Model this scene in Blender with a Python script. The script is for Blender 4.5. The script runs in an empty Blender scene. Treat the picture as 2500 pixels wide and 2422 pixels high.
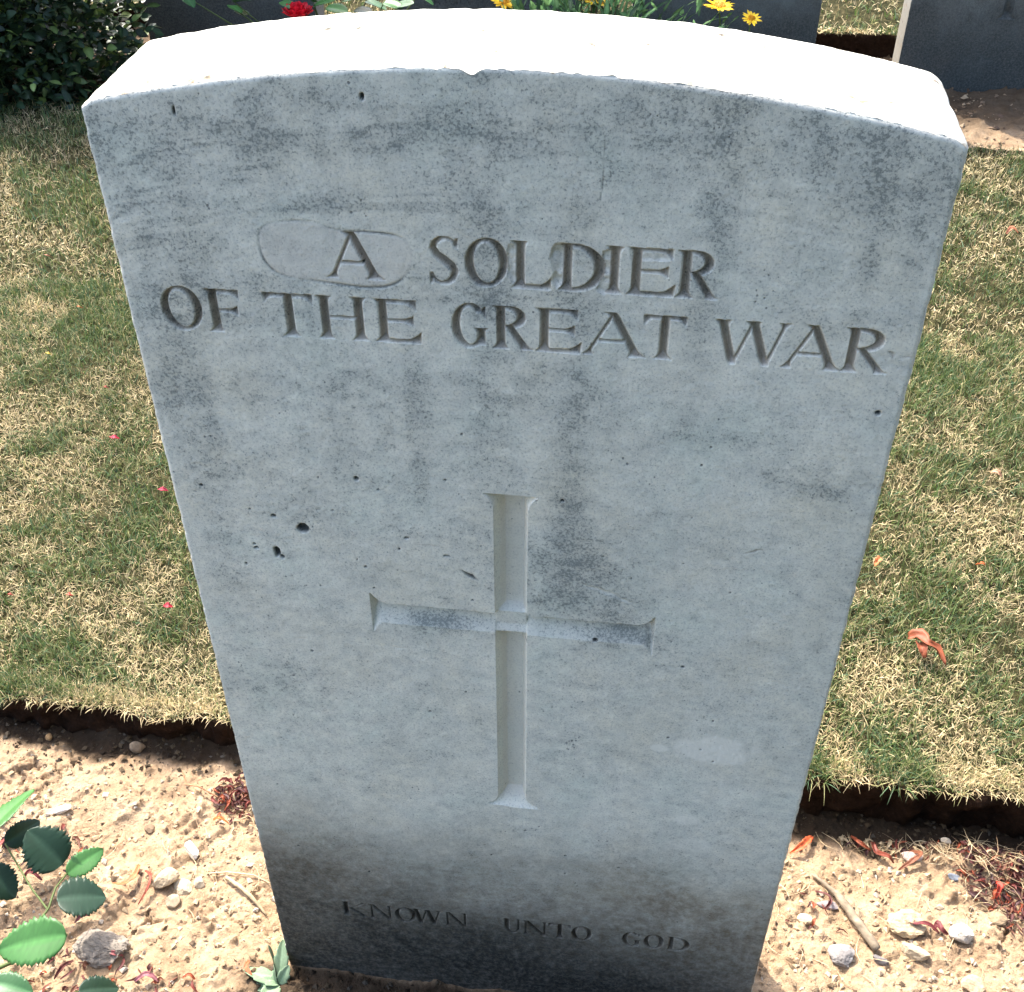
import bpy, bmesh, math, random
import numpy as np
from mathutils import Vector, Matrix
sc = bpy.context.scene
COL = sc.collection
R = math.radians

# ------------------------------------------------------------------ camera
PW, PH = 2500.0, 2422.0
FPX = 2876.886
CAM = np.array([0.061154, -0.480804, 0.944441])
ROT = (0.872238, 0.003291, 0.121923)
cd = bpy.data.cameras.new('camera')
cam = bpy.data.objects.new('camera', cd); COL.objects.link(cam)
cam.location = CAM; cam.rotation_euler = ROT
cd.sensor_fit = 'HORIZONTAL'; cd.sensor_width = 36.0; cd.lens = 36.0*FPX/PW
cd.clip_start = 0.01; cd.clip_end = 500
sc.camera = cam

# ------------------------------------------------------------------ light
SUN_EL = R(53)
SX, SY = -0.62, 0.785                      # horizontal direction towards the sun
w = bpy.data.worlds.new('World'); sc.world = w; w.use_nodes = True
nt = w.node_tree; bg = nt.nodes['Background']
sky = nt.nodes.new('ShaderNodeTexSky'); sky.sky_type = 'NISHITA'; sky.sun_disc = False
sky.sun_elevation = SUN_EL; sky.sun_rotation = math.atan2(SX, SY)
sky.air_density = 1.0; sky.dust_density = 4.0; sky.ozone_density = 1.0
nt.links.new(sky.outputs[0], bg.inputs[0]); bg.inputs[1].default_value = 0.15
sd = bpy.data.lights.new('sun', 'SUN'); sd.energy = 2.3; sd.angle = R(0.53); sd.color = (1.0, 0.95, 0.87)
sun = bpy.data.objects.new('sun', sd); COL.objects.link(sun)
dv = Vector((-SX*math.cos(SUN_EL), -SY*math.cos(SUN_EL), -math.sin(SUN_EL)))
sun.rotation_euler = dv.to_track_quat('-Z', 'Y').to_euler()
sun.location = (-3, 4, 6)
sc.view_settings.view_transform = 'Standard'; sc.view_settings.look = 'None'
sc.view_settings.exposure = 2.03; sc.view_settings.gamma = 1.0

# ------------------------------------------------------------------ helpers
MR = np.array(cam.rotation_euler.to_matrix())
def ray(px, py):
    return MR @ np.array([(px-PW/2)/FPX, -(py-PH/2)/FPX, -1.0])
def at(px, py, z=0.0):
    """where the ground (or a level z above it) lies for a spot measured in the 1960 px wide view"""
    d = ray(px*1.27551, py*1.27551); k = (z-CAM[2])/d[2]
    q = CAM+k*d; return Vector(q)
def tag(o, label=None, cat=None, group=None, kind=None):
    if label: o['label'] = label
    if cat: o['category'] = cat
    if group: o['group'] = group
    if kind: o['kind'] = kind
    return o
def empty(name, loc):
    o = bpy.data.objects.new(name, None); COL.objects.link(o); o.location = loc; o.empty_display_size = .02
    return o
def npmesh(name, V, F, mat, parent=None, smooth=True, attrs=None, loc=None):
    """V (n,3); F int (m,k) or list of such arrays"""
    V = np.asarray(V, np.float32)
    Fs = F if isinstance(F, list) else [F]
    me = bpy.data.meshes.new(name)
    me.vertices.add(len(V)); me.vertices.foreach_set('co', V.ravel())
    idx = np.concatenate([f.ravel() for f in Fs]).astype(np.int32)
    tot = np.concatenate([np.full(len(f), f.shape[1], np.int32) for f in Fs])
    st = np.concatenate([[0], np.cumsum(tot)[:-1]]).astype(np.int32)
    me.loops.add(len(idx)); me.loops.foreach_set('vertex_index', idx)
    me.polygons.add(len(tot)); me.polygons.foreach_set('loop_start', st)
    me.polygons.foreach_set('use_smooth', np.full(len(tot), smooth))
    me.update(calc_edges=True)
    if attrs:
        for k, a in attrs.items():
            a = np.asarray(a, np.float32)
            if a.ndim == 1:
                t = me.attributes.new(k, 'FLOAT', 'POINT'); t.data.foreach_set('value', a)
            else:
                t = me.attributes.new(k, 'FLOAT_COLOR', 'POINT')
                t.data.foreach_set('color', np.concatenate([a, np.ones((len(a), 1), np.float32)], 1).ravel())
    me.materials.append(mat)
    o = bpy.data.objects.new(name, me); COL.objects.link(o)
    if parent: o.parent = parent
    if loc is not None: o.location = loc
    return o
def grid_faces(nu, nv):
    i = np.arange(nu-1)[:, None]*nv+np.arange(nv-1)[None, :]
    return np.stack([i, i+nv, i+nv+1, i+1], -1).reshape(-1, 4)
def smoothstep(a, b, x):
    t = np.clip((x-a)/(b-a), 0, 1); return t*t*(3-2*t)
def fnoise(shape, step, scale, seed, octaves=4, gain=.5, aniso=(1, 1)):
    """fractal value noise about 0, std 1; lattice scale in metres"""
    rng = np.random.default_rng(seed); out = np.zeros(shape); amp = 1.
    for o in range(octaves):
        s = [max(scale*a/(2**o)/step, 1.) for a in aniso]
        n0 = int(shape[0]/s[0])+3; n1 = int(shape[1]/s[1])+3
        L = rng.normal(size=(n0, n1))
        u = np.arange(shape[0])/s[0]+rng.random(); v = np.arange(shape[1])/s[1]+rng.random()
        iu = u.astype(int); iv = v.astype(int); fu = u-iu; fv = v-iv
        fu = fu*fu*(3-2*fu); fv = fv*fv*(3-2*fv)
        iu = np.clip(iu, 0, n0-2); iv = np.clip(iv, 0, n1-2)
        A = L[iu][:, iv]; B = L[iu+1][:, iv]; C = L[iu][:, iv+1]; D = L[iu+1][:, iv+1]
        fu = fu[:, None]; fv = fv[None, :]
        out += amp*((A*(1-fu)+B*fu)*(1-fv)+(C*(1-fu)+D*fu)*fv); amp *= gain
    return out/out.std()
def sample(G, x0, y0, step, x, y):
    i = np.clip(((x-x0)/step).astype(int), 0, G.shape[0]-1); j = np.clip(((y-y0)/step).astype(int), 0, G.shape[1]-1)
    return G[i, j]

# ------------------------------------------------------------------ materials
class NM:
    def __init__(s, name, rough=.9, spec=.3):
        s.m = bpy.data.materials.new(name); s.m.use_nodes = True; s.t = s.m.node_tree
        s.b = s.t.nodes['Principled BSDF']; s.b.inputs['Roughness'].default_value = rough
        s.b.inputs['Specular IOR Level'].default_value = spec
        s.out = s.t.nodes['Material Output']
    def n(s, ty, **kw):
        x = s.t.nodes.new('ShaderNode'+ty)
        for k, v in kw.items():
            if hasattr(x, k): setattr(x, k, v)
        return x
    def l(s, a, b): s.t.links.new(a, b)
    def obj(s, scale=(1, 1, 1)):
        tc = s.n('TexCoord'); mp = s.n('Mapping'); s.l(tc.outputs['Object'], mp.inputs[0]); mp.inputs['Scale'].default_value = scale
        return mp.outputs[0]
    def noise(s, scale, detail=4, rough=.55, vec=None):
        x = s.n('TexNoise'); x.inputs['Scale'].default_value = scale; x.inputs['Detail'].default_value = detail
        x.inputs['Roughness'].default_value = rough; s.l(vec if vec else s.obj(), x.inputs['Vector']); return x.outputs['Fac']
    def ramp(s, f, stops):
        x = s.n('ValToRGB'); e = x.color_ramp.elements
        e[0].position, e[0].color = stops[0][0], (*stops[0][1], 1)
        e[1].position, e[1].color = stops[-1][0], (*stops[-1][1], 1)
        for p, c in stops[1:-1]:
            k = e.new(p); k.color = (*c, 1)
        s.l(f, x.inputs[0]); return x.outputs[0]
    def mix(s, f, a, b, mode='MIX'):
        x = s.n('Mix', data_type='RGBA', blend_type=mode)
        for sock, v in ((0, f), (6, a), (7, b)):
            if isinstance(v, (int, float)): x.inputs[sock].default_value = v
            elif isinstance(v, tuple): x.inputs[sock].default_value = (*v, 1)
            else: s.l(v, x.inputs[sock])
        return x.outputs[2]
    def math(s, op, a, b=0.):
        x = s.n('Math', operation=op)
        for i, v in enumerate((a, b)):
            if isinstance(v, (int, float)): x.inputs[i].default_value = v
            else: s.l(v, x.inputs[i])
        return x.outputs[0]
    def attr(s, name, out='Fac'):
        x = s.n('Attribute', attribute_name=name); return x.outputs[out]
    def bump(s, f, dist, strength=1.):
        x = s.n('Bump'); x.inputs['Distance'].default_value = dist; x.inputs['Strength'].default_value = strength
        s.l(f, x.inputs['Height']); s.l(x.outputs[0], s.b.inputs['Normal'])
    def color(s, c):
        if isinstance(c, tuple): s.b.inputs['Base Color'].default_value = (*c, 1)
        else: s.l(c, s.b.inputs['Base Color'])

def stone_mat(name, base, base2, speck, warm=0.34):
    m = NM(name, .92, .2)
    big = m.noise(9, 5, .6); fine = m.noise(760, 3, .75); mid = m.noise(70, 5, .65)
    c = m.ramp(big, [(.3, base), (.7, base2)])
    c = m.mix(.8, c, m.ramp(m.noise(16, 4, .6), [(.32, (.95, 1.0, 1.0)), (.5, (1., 1., 1.)), (.68, (1.02, .985, .93))]), 'MULTIPLY')
    # grain of the stone
    g = m.ramp(fine, [(.30, (.66, .67, .68)), (.47, (1, 1, 1)), (.74, (1.10, 1.10, 1.09))])
    c = m.mix(1., c, g, 'MULTIPLY')
    g2 = m.ramp(mid, [(.3, (.90, .91, .92)), (.6, (1.02, 1.02, 1.01))])
    c = m.mix(1., c, g2, 'MULTIPLY')
    # grey soot and lichen, given per vertex, broken up into specks
    d = m.attr('dirt')
    sp = m.noise(620, 3, .8)
    thr = m.math('ADD', m.math('MULTIPLY', d, .24), m.math('SUBTRACT', sp, .640))
    f = m.ramp(thr, [(.0, (0, 0, 0)), (.10, (1, 1, 1))])
    c = m.mix(m.math('MULTIPLY', f, .60), c, speck)
    c = m.mix(m.math('MULTIPLY', d, .56), c, (.19, .22, .22))
    # black pin holes scattered everywhere
    pv = m.n('TexVoronoi'); pv.inputs['Scale'].default_value = 300; pv.inputs['Randomness'].default_value = 1
    m.l(m.obj((1, 1, .8)), pv.inputs['Vector'])
    pm = m.noise(38, 3, .7)
    pf = m.math('SUBTRACT', m.math('MULTIPLY', m.ramp(pm, [(.50, (0, 0, 0)), (.76, (1, 1, 1))]), .30), pv.outputs['Distance'])
    pf = m.ramp(pf, [(.0, (0, 0, 0)), (.07, (1, 1, 1))])
    c = m.mix(m.math('MULTIPLY', pf, .72), c, (.10, .115, .12))
    # earthy brown stain, then stain and painted shade at the foot
    b = m.attr('brown')
    c = m.mix(m.math('MULTIPLY', b, m.ramp(m.noise(120, 4, .7), [(.3, (.45, .45, .45)), (.65, (1, 1, 1))])), c, (.19, .135, .075))
    a = m.attr('foot_stain_shade')
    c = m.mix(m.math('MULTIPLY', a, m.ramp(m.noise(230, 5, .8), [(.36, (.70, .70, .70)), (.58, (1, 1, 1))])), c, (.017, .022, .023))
    # fresh pale scars
    c = m.mix(m.attr('pale'), c, (.93, .90, .80))
    c = m.mix(m.attr('tint'), c, (.72, .66, .58))
    # grime in the cut letters, darkened further to paint in their shade
    c = m.mix(m.attr('cut'), c, (.56, .51, .48), 'MULTIPLY')
    c = m.mix(m.attr('hole'), c, (.025, .03, .03))
    m.color(c)
    hb = m.math('ADD', m.math('MULTIPLY', fine, .5), m.math('ADD', m.math('MULTIPLY', mid, .8), m.math('MULTIPLY', pf, -1.2)))
    m.bump(hb, .0006, .6)
    return m.m
M = {}
M['stone'] = stone_mat('weathered_pale_limestone', (.78, .76, .665), (.88, .85, .745), (.075, .09, .09))
M['stone_dark'] = stone_mat('shade_grey_limestone', (.21, .21, .195), (.32, .315, .29), (.05, .06, .06))  # rear stones: shade put into a darker weathered stone colour

def soil_mat():
    m = NM('pale_sandy_soil', .97, .12)
    c = m.ramp(m.noise(28, 6, .65), [(.28, (.255, .168, .10)), (.5, (.375, .262, .16)), (.72, (.47, .35, .23))])
    c = m.mix(.75, c, m.ramp(m.noise(260, 4, .75), [(.25, (.55, .50, .45)), (.5, (1, 1, 1)), (.72, (1.12, 1.13, 1.15))]), 'MULTIPLY')
    c = m.mix(m.attr('soil_shade'), c, (.016, .011, .008))  # shade painted into the soil colour
    m.color(c)
    m.bump(m.math('ADD', m.noise(330, 5, .75), m.math('MULTIPLY', m.noise(90, 4, .7), 1.4)), .0022, .9)
    return m.m
M['soil'] = soil_mat()
def turf_mat():
    m = NM('thatch_and_earth', 1., .05)
    c = m.ramp(m.noise(60, 6, .7), [(.3, (.012, .014, .007)), (.5, (.035, .034, .015)), (.75, (.13, .105, .055))])
    c = m.mix(m.attr('bank'), c, m.ramp(m.noise(90, 6, .75), [(.3, (.010, .006, .004)), (.6, (.030, .017, .011)), (.8, (.09, .055, .035))]))
    m.color(c); m.bump(m.noise(150, 6, .8), .004, 1.)
    return m.m
M['turf'] = turf_mat()
def vcol_mat(name, rough=.7, spec=.3, trans=0., var=0.):
    m = NM(name, rough, spec)
    c = m.attr('col', 'Color')
    if var:
        c = m.mix(1., c, m.ramp(m.noise(180, 4, .7), [(.25, (1-var,)*3), (.7, (1+var*.5,)*3)]), 'MULTIPLY')
        m.bump(m.noise(300, 4, .7), .0008, .8)
    m.color(c)
    if trans:
        tr = m.n('BsdfTranslucent'); mx = m.n('MixShader'); mx.inputs[0].default_value = trans
        m.l(c, tr.inputs[0]); m.l(m.b.outputs[0], mx.inputs[1]); m.l(tr.outputs[0], mx.inputs[2]); m.l(mx.outputs[0], m.out.inputs[0])
    return m.m
M['grass'] = vcol_mat('grass_blades', .55, .35, .28)
M['petal'] = vcol_mat('dried_petal', .55, .4, .25)
M['leaf'] = vcol_mat('glossy_leaf', .44, .42, .18)
M['matleaf'] = vcol_mat('soft_leaf', .6, .3, .3)
M['twig'] = vcol_mat('dry_wood', .9, .2, 0, .35)
M['rock'] = vcol_mat('rough_rock', .95, .15, 0, .3)

# ------------------------------------------------------------------ glyphs: strokes with a distance inside them
def poly_in(P, x, z):
    """distance inside polygon (negative outside)"""
    P = np.asarray(P); n = len(P); best = np.full(x.shape, 1e9); ins = np.zeros(x.shape, bool)
    for i in range(n):
        a = P[i]; b = P[(i+1) % n]; e = b-a; L = e@e+1e-18
        t = np.clip(((x-a[0])*e[0]+(z-a[1])*e[1])/L, 0, 1)
        best = np.minimum(best, (x-a[0]-t*e[0])**2+(z-a[1]-t*e[1])**2)
        c = ((a[1] > z) != (b[1] > z))
        xi = a[0]+(z-a[1])*e[0]/(e[1] if abs(e[1]) > 1e-12 else 1e-12)
        ins ^= c & (x < xi)
    d = np.sqrt(best); return np.where(ins, d, -d)
def curve_in(pts, x, z):
    best = np.full(x.shape, -1e9)
    for (ax, az, ar), (bx, bz, br) in zip(pts[:-1], pts[1:]):
        ex, ez = bx-ax, bz-az; L = ex*ex+ez*ez+1e-18
        t = np.clip(((x-ax)*ex+(z-az)*ez)/L, 0, 1)
        best = np.maximum(best, ar+(br-ar)*t-np.hypot(x-ax-t*ex, z-az-t*ez))
    return best
def stem(p, q, w, bl=.1, br=.1, tl=.1, tr=.1, fl=.16):
    """upright or leaning stem from p (foot) to q (head), its ends flaring into serifs"""
    Lp, Rp = [], []
    for t in np.linspace(0, 1, 21):
        cx = p[0]+(q[0]-p[0])*t; cz = p[1]+(q[1]-p[1])*t
        fb = max(0, 1-t/fl)**2.4; ft = max(0, 1-(1-t)/fl)**2.4
        Lp.append((cx-w/2-bl*fb-tl*ft, cz)); Rp.append((cx+w/2+br*fb+tr*ft, cz))
    return ('p', Rp+Lp[::-1])
def arm(x0, x1, z, w, up, dn, fl=.45, slant=.0):
    """level arm from x0 to x1 whose free end flares up and down"""
    T, B = [], []
    for t in np.linspace(0, 1, 15):
        f = max(0, 1-(1-t)/fl)**2.2; x = x0+(x1-x0)*t
        T.append((x+slant*f, z+w/2+up*f)); B.append((x+slant*f*.2, z-w/2-dn*f))
    return ('p', B+T[::-1])
def arc(cx, cz, rx, rz, a0, a1, wt, ws, n=26, tilt=0.):
    pts = []
    for i in range(n):
        a = R(a0+(a1-a0)*i/(n-1)); s = abs(math.cos(a-R(tilt)))
        pts.append((cx+rx*math.cos(a), cz+rz*math.sin(a), (wt+(ws-wt)*s**1.5)/2))
    return ('c', pts)
W_, T_ = .19, .082
def glyph(ch, W):
    """cap height 1, advance width W (in cap heights)"""
    g = []
    if ch == 'O':
        g = [arc(W/2, .5, W/2-W_/2, .5-T_*.3, 0, 360, T_, W_, 40, 14)]
    elif ch == 'A':
        g = [stem((.10, 0), (W*.50, 1), .085, .10, .10, 0, 0), stem((W-.14, 0), (W*.47, 1), W_, .10, .13, .10, -.02),
             arm(W*.26, W*.74, .35, T_, 0, 0)]
    elif ch == 'S':
        c = W/2; r = W/2-.06
        g = [('c', [(W-.06, .80, .035), (W-.09, .90, .035), (c+.08, .975, .035), (c-.06, .96, .05), (.12, .86, .065), (.09, .74, .075), (.16, .62, .085),
                    (c, .52, .09), (W-.14, .40, .085), (W-.085, .27, .078), (W-.13, .13, .065), (c+.06, .04, .05), (c-.08, .02, .035), (.10, .09, .035), (.05, .22, .035)]),
             ('p', [(W-.02, .70), (W-.11, .86), (W-.04, .98), (W-.0, .98)]), ('p', [(.0, .0), (.0, .30), (.08, .12), (.06, .0)])]
    elif ch in 'LEF':
        g = [stem((.17, 0), (.17, 1), W_, .11, .06, .11, .06)]
        if ch in 'LE': g.append(arm(.17, W, .045, T_+.02, .20, .0, .4, .03))
        if ch in 'EF': g += [arm(.17, W-.06, .955, T_+.01, .0, .17, .4), arm(.17, W-.12, .52, T_, .10, .10, .4)]
    elif ch == 'I':
        g = [stem((W/2, 0), (W/2, 1), W_, .10, .10, .10, .10)]
    elif ch == 'T':
        g = [stem((W/2, 0), (W/2, 1), W_, .11, .11, 0, 0), arm(W/2, W, .955, T_+.01, 0, .17, .4, .03),
             ('p', [(W-x, z) for x, z in arm(W/2, W, .955, T_+.01, 0, .17, .4, .03)[1]])]
    elif ch == 'H':
        g = [stem((.17, 0), (.17, 1), W_), stem((W-.17, 0), (W-.17, 1), W_), arm(.17, W-.17, .52, T_, 0, 0)]
    elif ch == 'D':
        g = [stem((.17, 0), (.17, 1), W_, .11, .0, .11, .0), arc(.26, .5, W-.26-W_/2, .46, 90, -90, T_, W_+.03, 24),
             arm(.17, .3, .96, T_, 0, 0), arm(.17, .3, .04, T_, 0, 0)]
    elif ch == 'R':
        g = [stem((.17, 0), (.17, 1), W_, .11, .10, .11, .0), arc(.26, .74, W*.70-.24, .22, 90, -90, T_, W_, 20),
             arm(.17, .3, .96, T_, 0, 0), arm(.17, .32, .52, T_, 0, 0), stem((W-.12, 0), (.33, .54), W_, .04, .16, 0, 0)]
    elif ch == 'G':
        g = [arc(W/2+.02, .5, W/2-W_/2, .5-T_*.3, 52, 322, T_, W_, 34, 10), stem((W-.12, .06), (W-.12, .46), W_*.9, 0, 0, .10, .10, .3),
             ('p', [(W-.03, .66), (W-.14, .84), (W-.06, .95), (W-.02, .95)])]
    elif ch == 'W':
        h = W/2
        g = [stem((h*.55, 0), (.12, 1), W_, -.03, -.03, .10, .10), stem((h*.55, 0), (h, .98), .08, 0, 0, 0, 0),
             stem((h*1.45, 0), (h, 1), W_, -.03, -.03, .08, .05), stem((h*1.45, 0), (W-.10, 1), .08, 0, 0, .10, .10)]
    elif ch == 'K':
        g = [stem((.17, 0), (.17, 1), W_), stem((.22, .45), (W-.14, 1), .08, 0, 0, .1, .1), stem((W-.12, 0), (.34, .58), W_, .04, .14, 0, 0)]
    elif ch == 'N':
        g = [stem((.12, 0), (.12, 1), .085, .1, .1, .1, 0), stem((W-.13, 0), (.12, 1), W_, 0, 0, .1, 0), stem((W-.12, .02), (W-.12, 1), .085, 0, 0, .1, .1)]
    elif ch == 'U':
        c = W/2; r = c-.14
        g = [stem((.14, .34), (.14, 1), W_, 0, 0, .1, .1), stem((W-.12, .34), (W-.12, 1), .10, 0, 0, .1, .1),
             ('c', [(.14, .40, .08), (.16, .22, .07), (c-.1, .08, .055), (c+.02, .045, .045), (c+.14, .09, .04), (W-.13, .24, .045), (W-.12, .40, .05)])]
    return g
LINE1 = [('A', -.0867, -.0597), ('S', -.0376, -.0234), ('O', -.0210, -.0003), ('L', .0010, .0193), ('D', .0228, .0442), ('I', .0447, .0525), ('E', .0544, .0763), ('R', .0769, .0965)]
LINE2 = [('O', -.1734, -.152), ('F', -.1499, -.1309), ('T', -.1199, -.0961), ('H', -.0944, -.0693), ('E', -.0658, -.0435), ('G', -.0288, -.0108), ('R', -.0083, .0110),
         ('E', .0128, .0344), ('A', .0351, .065), ('T', .0642, .0835), ('W', .0974, .1319), ('A', .1294, .157), ('R', .1573, .1790)]
LINE3 = [('K', -.1348, -.1137), ('N', -.1132, -.0943), ('O', -.0927, -.0757), ('W', -.0785, -.0552), ('N', -.0533, -.0348), ('U', -.0074, .0069), ('N', .0079, .0271),
         ('T', .0281, .045), ('O', .0455, .0613), ('G', .0842, .0986), ('O', .101, .1164), ('D', .1186, .136)]
def cut_line(X, Z, D, ID, line, z0, z1, slope, dmax, gid):
    H = z1-z0; gid -= 1
    for ch, a, b in line:
        gid += 1
        sel = (X > a-.006) & (X < b+.006) & (Z > z0-.005) & (Z < z1+.005)
        x = (X[sel]-a)/H; z = (Z[sel]-z0)/H; best = np.full(x.shape, -1.)
        for kind, pts in glyph(ch, (b-a)/H):
            best = np.maximum(best, (poly_in if kind == 'p' else curve_in)(pts, x, z))
        d = best*H
        dep = np.clip(d*slope, 0, dmax)
        D[sel] = np.maximum(D[sel], dep)
        ii = ID[sel]; ii[d > 0] = gid; ID[sel] = ii

def make_headstone(step, ox, oy, oz, matname, label, seed, engraved, k_scale=1., group=None, cross=(.5375, .2570), worn=0.0):
    """tablet 0.381 wide, 0.767 tall, 0.076 thick with a segmental top, cut as a height field on its front.
    Local origin: middle of the front face at ground level."""
    WD, HS, SG, TH = .1908, .745, .0222, .0762
    rr = (WD*WD+SG*SG)/(2*SG)
    r = .0026; e = r*(1-.7071)
    nx = int(2*WD/step)+1; nz = int((HS+SG)/step)+1
    BOT = -.10
    u = np.linspace(-1, 1, nx); v = np.linspace(0, 1, nz)
    rng = np.random.default_rng(seed)
    nzr = fnoise((nx, nz), step, .12, seed, 3, .4)
    U, V = np.meshgrid(u, v, indexing='ij')
    X = U*(WD-e)
    top = HS+SG-rr+np.sqrt(rr*rr-X*X)
    # shoulders are worn round
    top = top-.0035*np.clip((np.abs(X)-(WD-.008))/.008, 0, 1)**2
    if engraved == 'full':
        pass
    edge_j = .00022*fnoise((nx, 3), step, .0035, seed+9, 3)[:, :1]
    if engraved == 'full': edge_j = edge_j-.0022*np.exp(-((u[:, None]*WD+.0154)/.0035)**2)
    Z = BOT+V*(top-e-BOT); Z0 = Z; Z = Z+edge_j*smoothstep(.012, 0., top-e-Z)
    X0 = X; Xe = X+(.00016*fnoise((3, nz), step, .004, seed+8, 3)[:1, :])*U*smoothstep(.9, 1., np.abs(U))
    # wear of the left and right arrises
    dist = np.minimum(WD-np.abs(X), top-Z)
    D = np.zeros_like(X); ID = np.zeros(X.shape, int)
    rnd = np.where(dist < r, r-np.sqrt(np.clip(r*r-(r-dist)**2, 0, None)), 0)
    attrs = {k: np.zeros_like(X) for k in ('dirt', 'brown', 'foot_stain_shade', 'pale', 'cut', 'hole', 'tint')}
    # ---- cross
    zc1, zc0 = cross
    hwid = .0095
    flT = np.clip(1-(zc1-Z)/.010, 0, 1)**2; flB = np.clip(1-(Z-zc0)/.012, 0, 1)**2
    hw = hwid+.0055*flT+.0105*flB
    s_in = np.minimum(hw-np.abs(X), np.minimum((zc1-.0000)-Z, Z-(zc0-.004*np.clip(X/.02, -.4, 1))))
    sh = np.clip(np.minimum(np.where(X < 0, (hw-np.abs(X))*2.1, (hw-np.abs(X))*3.2), np.minimum((zc1-Z)*4., (Z-zc0)*1.0)), 0, .0112)
    shaft = s_in > 0
    zm = zc1-.0905                                   # top edge of the arms
    ztop = zm+.0085*np.clip(1-(.0843-np.abs(X))/.010, 0, 1)**2
    zbot = zm-.0165-.0105*np.clip(1-(.0843-np.abs(X))/.007, 0, 1)**2
    a_in = np.minimum(.0843-np.abs(X), np.minimum(ztop-Z, Z-zbot))
    ad = np.clip(np.minimum((.0843-np.abs(X))*2.2, np.minimum((ztop-Z)*4., (Z-zbot)*.46)), 0, .0080)
    arms = (a_in > 0)
    inner = arms & shaft
    dd = np.maximum(np.where(shaft & ~inner, sh, 0), np.where(arms, ad, 0))
    dd = np.where(inner, np.minimum(np.maximum(ad, .0006), .0026)+.0008, dd)
    D = np.maximum(D, dd); ID[(shaft | arms) & (dd > .00015)] = 4
    # ---- letters
    if engraved == 'full':
        cut_line(X, Z, D, ID, LINE1, .6645, .6890, 2.2, .0044, 100)
        cut_line(X, Z, D, ID, LINE2, .6303, .6545, 2.2, .0044, 110)
        cut_line(X, Z, D, ID, LINE3, .0925, .1122, 2.0, .0028, 130)
        # broken stone between the letters of SOLDIER
        rough = fnoise(X.shape, step, .004, seed+3, 3)
        for P, dp in (([(-.0005, .687), (.0035, .688), (.0035, .668), (.002, .666), (-.001, .672), (-.0015, .68)], .0016),
                      ([(.0195, .686), (.021, .689), (.026, .688), (.026, .669), (.022, .6655), (.0195, .669), (.0205, .674), (.0185, .681)], .0020),
                      ([(.0425, .686), (.0475, .688), (.0475, .6665), (.0445, .6635), (.0405, .666), (.0425, .675)], .0016),
                      ([(.0545, .6875), (.0735, .6885), (.0735, .683), (.056, .6825)], .0006)):
            q = poly_in(P, X, Z); D = np.maximum(D, np.clip(q*1.5, 0, dp)*(1+.25*rough)); ID[(q > 0) & (ID == 0)] = 6
        # old repair, a plug of paler stone round the A
        P = [(-.1172, .688), (-.109, .6925), (-.0901, .6936), (-.0813, .6891), (-.0589, .6894), (-.0479, .6871), (-.0446, .6802), (-.0471, .6697),
             (-.0552, .6617), (-.0688, .6598), (-.086, .6618), (-.1091, .6635), (-.116, .6695), (-.1183, .6777)]
        for _ in range(2):                           # round its corners
            P = [tuple(np.array(P[i])*(1-t)+np.array(P[(i+1) % len(P)])*t) for i in range(len(P)) for t in (.25, .75)]
        q = poly_in(P, X, Z)
        groove = np.exp(-(q/.00055)**2)*(.55+.45*np.tanh(fnoise(X.shape, step, .02, seed+4, 2)))
        D = np.maximum(D, groove*.0006); attrs['dirt'] += groove*.95; attrs['hole'] += groove*.35
        ID[(q > 0) & (ID == 0)] = 5
        inplug = smoothstep(-.0005, .0005, q); attrs['tint'] = .38*inplug
    elif engraved == 'foot':
        L3 = [(c, a*k_scale, b*k_scale) for c, a, b in LINE3]
        cut_line(X, Z, D, ID, L3, .137, .137+.0215*k_scale, 1.0, .0020, 130)
    cutm = smoothstep(.0001, .0012, D)*(ID >= 100)
    attrs['cut'] = cutm*1.; attrs['tint'] = attrs['tint']+(.45*smoothstep(.004, .008, D)*(ID == 4)+.25*(ID == 6))*(engraved == 'full')
    # ---- weathering
    if engraved == 'full':
        hz = fnoise(X.shape, step, .05, seed+11, 5, .6, (2.6, .5)); iso = fnoise(X.shape, step, .05, seed+12, 6, .65)
        vt = fnoise(X.shape, step, .03, seed+13, 4, .5, (.7, 7.))
        hi = smoothstep(.30, .74, Z)
        bed = fnoise(X.shape, step, .0085, seed+15, 4, .6, (9., .55)); wob = fnoise(X.shape, step, .06, seed+16, 2)
        hi2 = smoothstep(.60, .72, Z)*(.6+.4*np.clip(wob, -1, 1))
        dirt = smoothstep(.1, 1.9, hz+.35*iso)*.20*hi+smoothstep(.2, 2.4, iso)*.10+smoothstep(.4, 2.2, vt+.2*iso)*.34*smoothstep(.30, .65, Z)
        dirt += smoothstep(.3, 1.6, bed)*.50*hi2*smoothstep(.06, -.12, X)+smoothstep(.5, 1.8, bed)*.22*hi2
        dirt += .30*smoothstep(.055, .0, top-Z)*(.7+.3*np.clip(iso, -1, 1))
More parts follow.
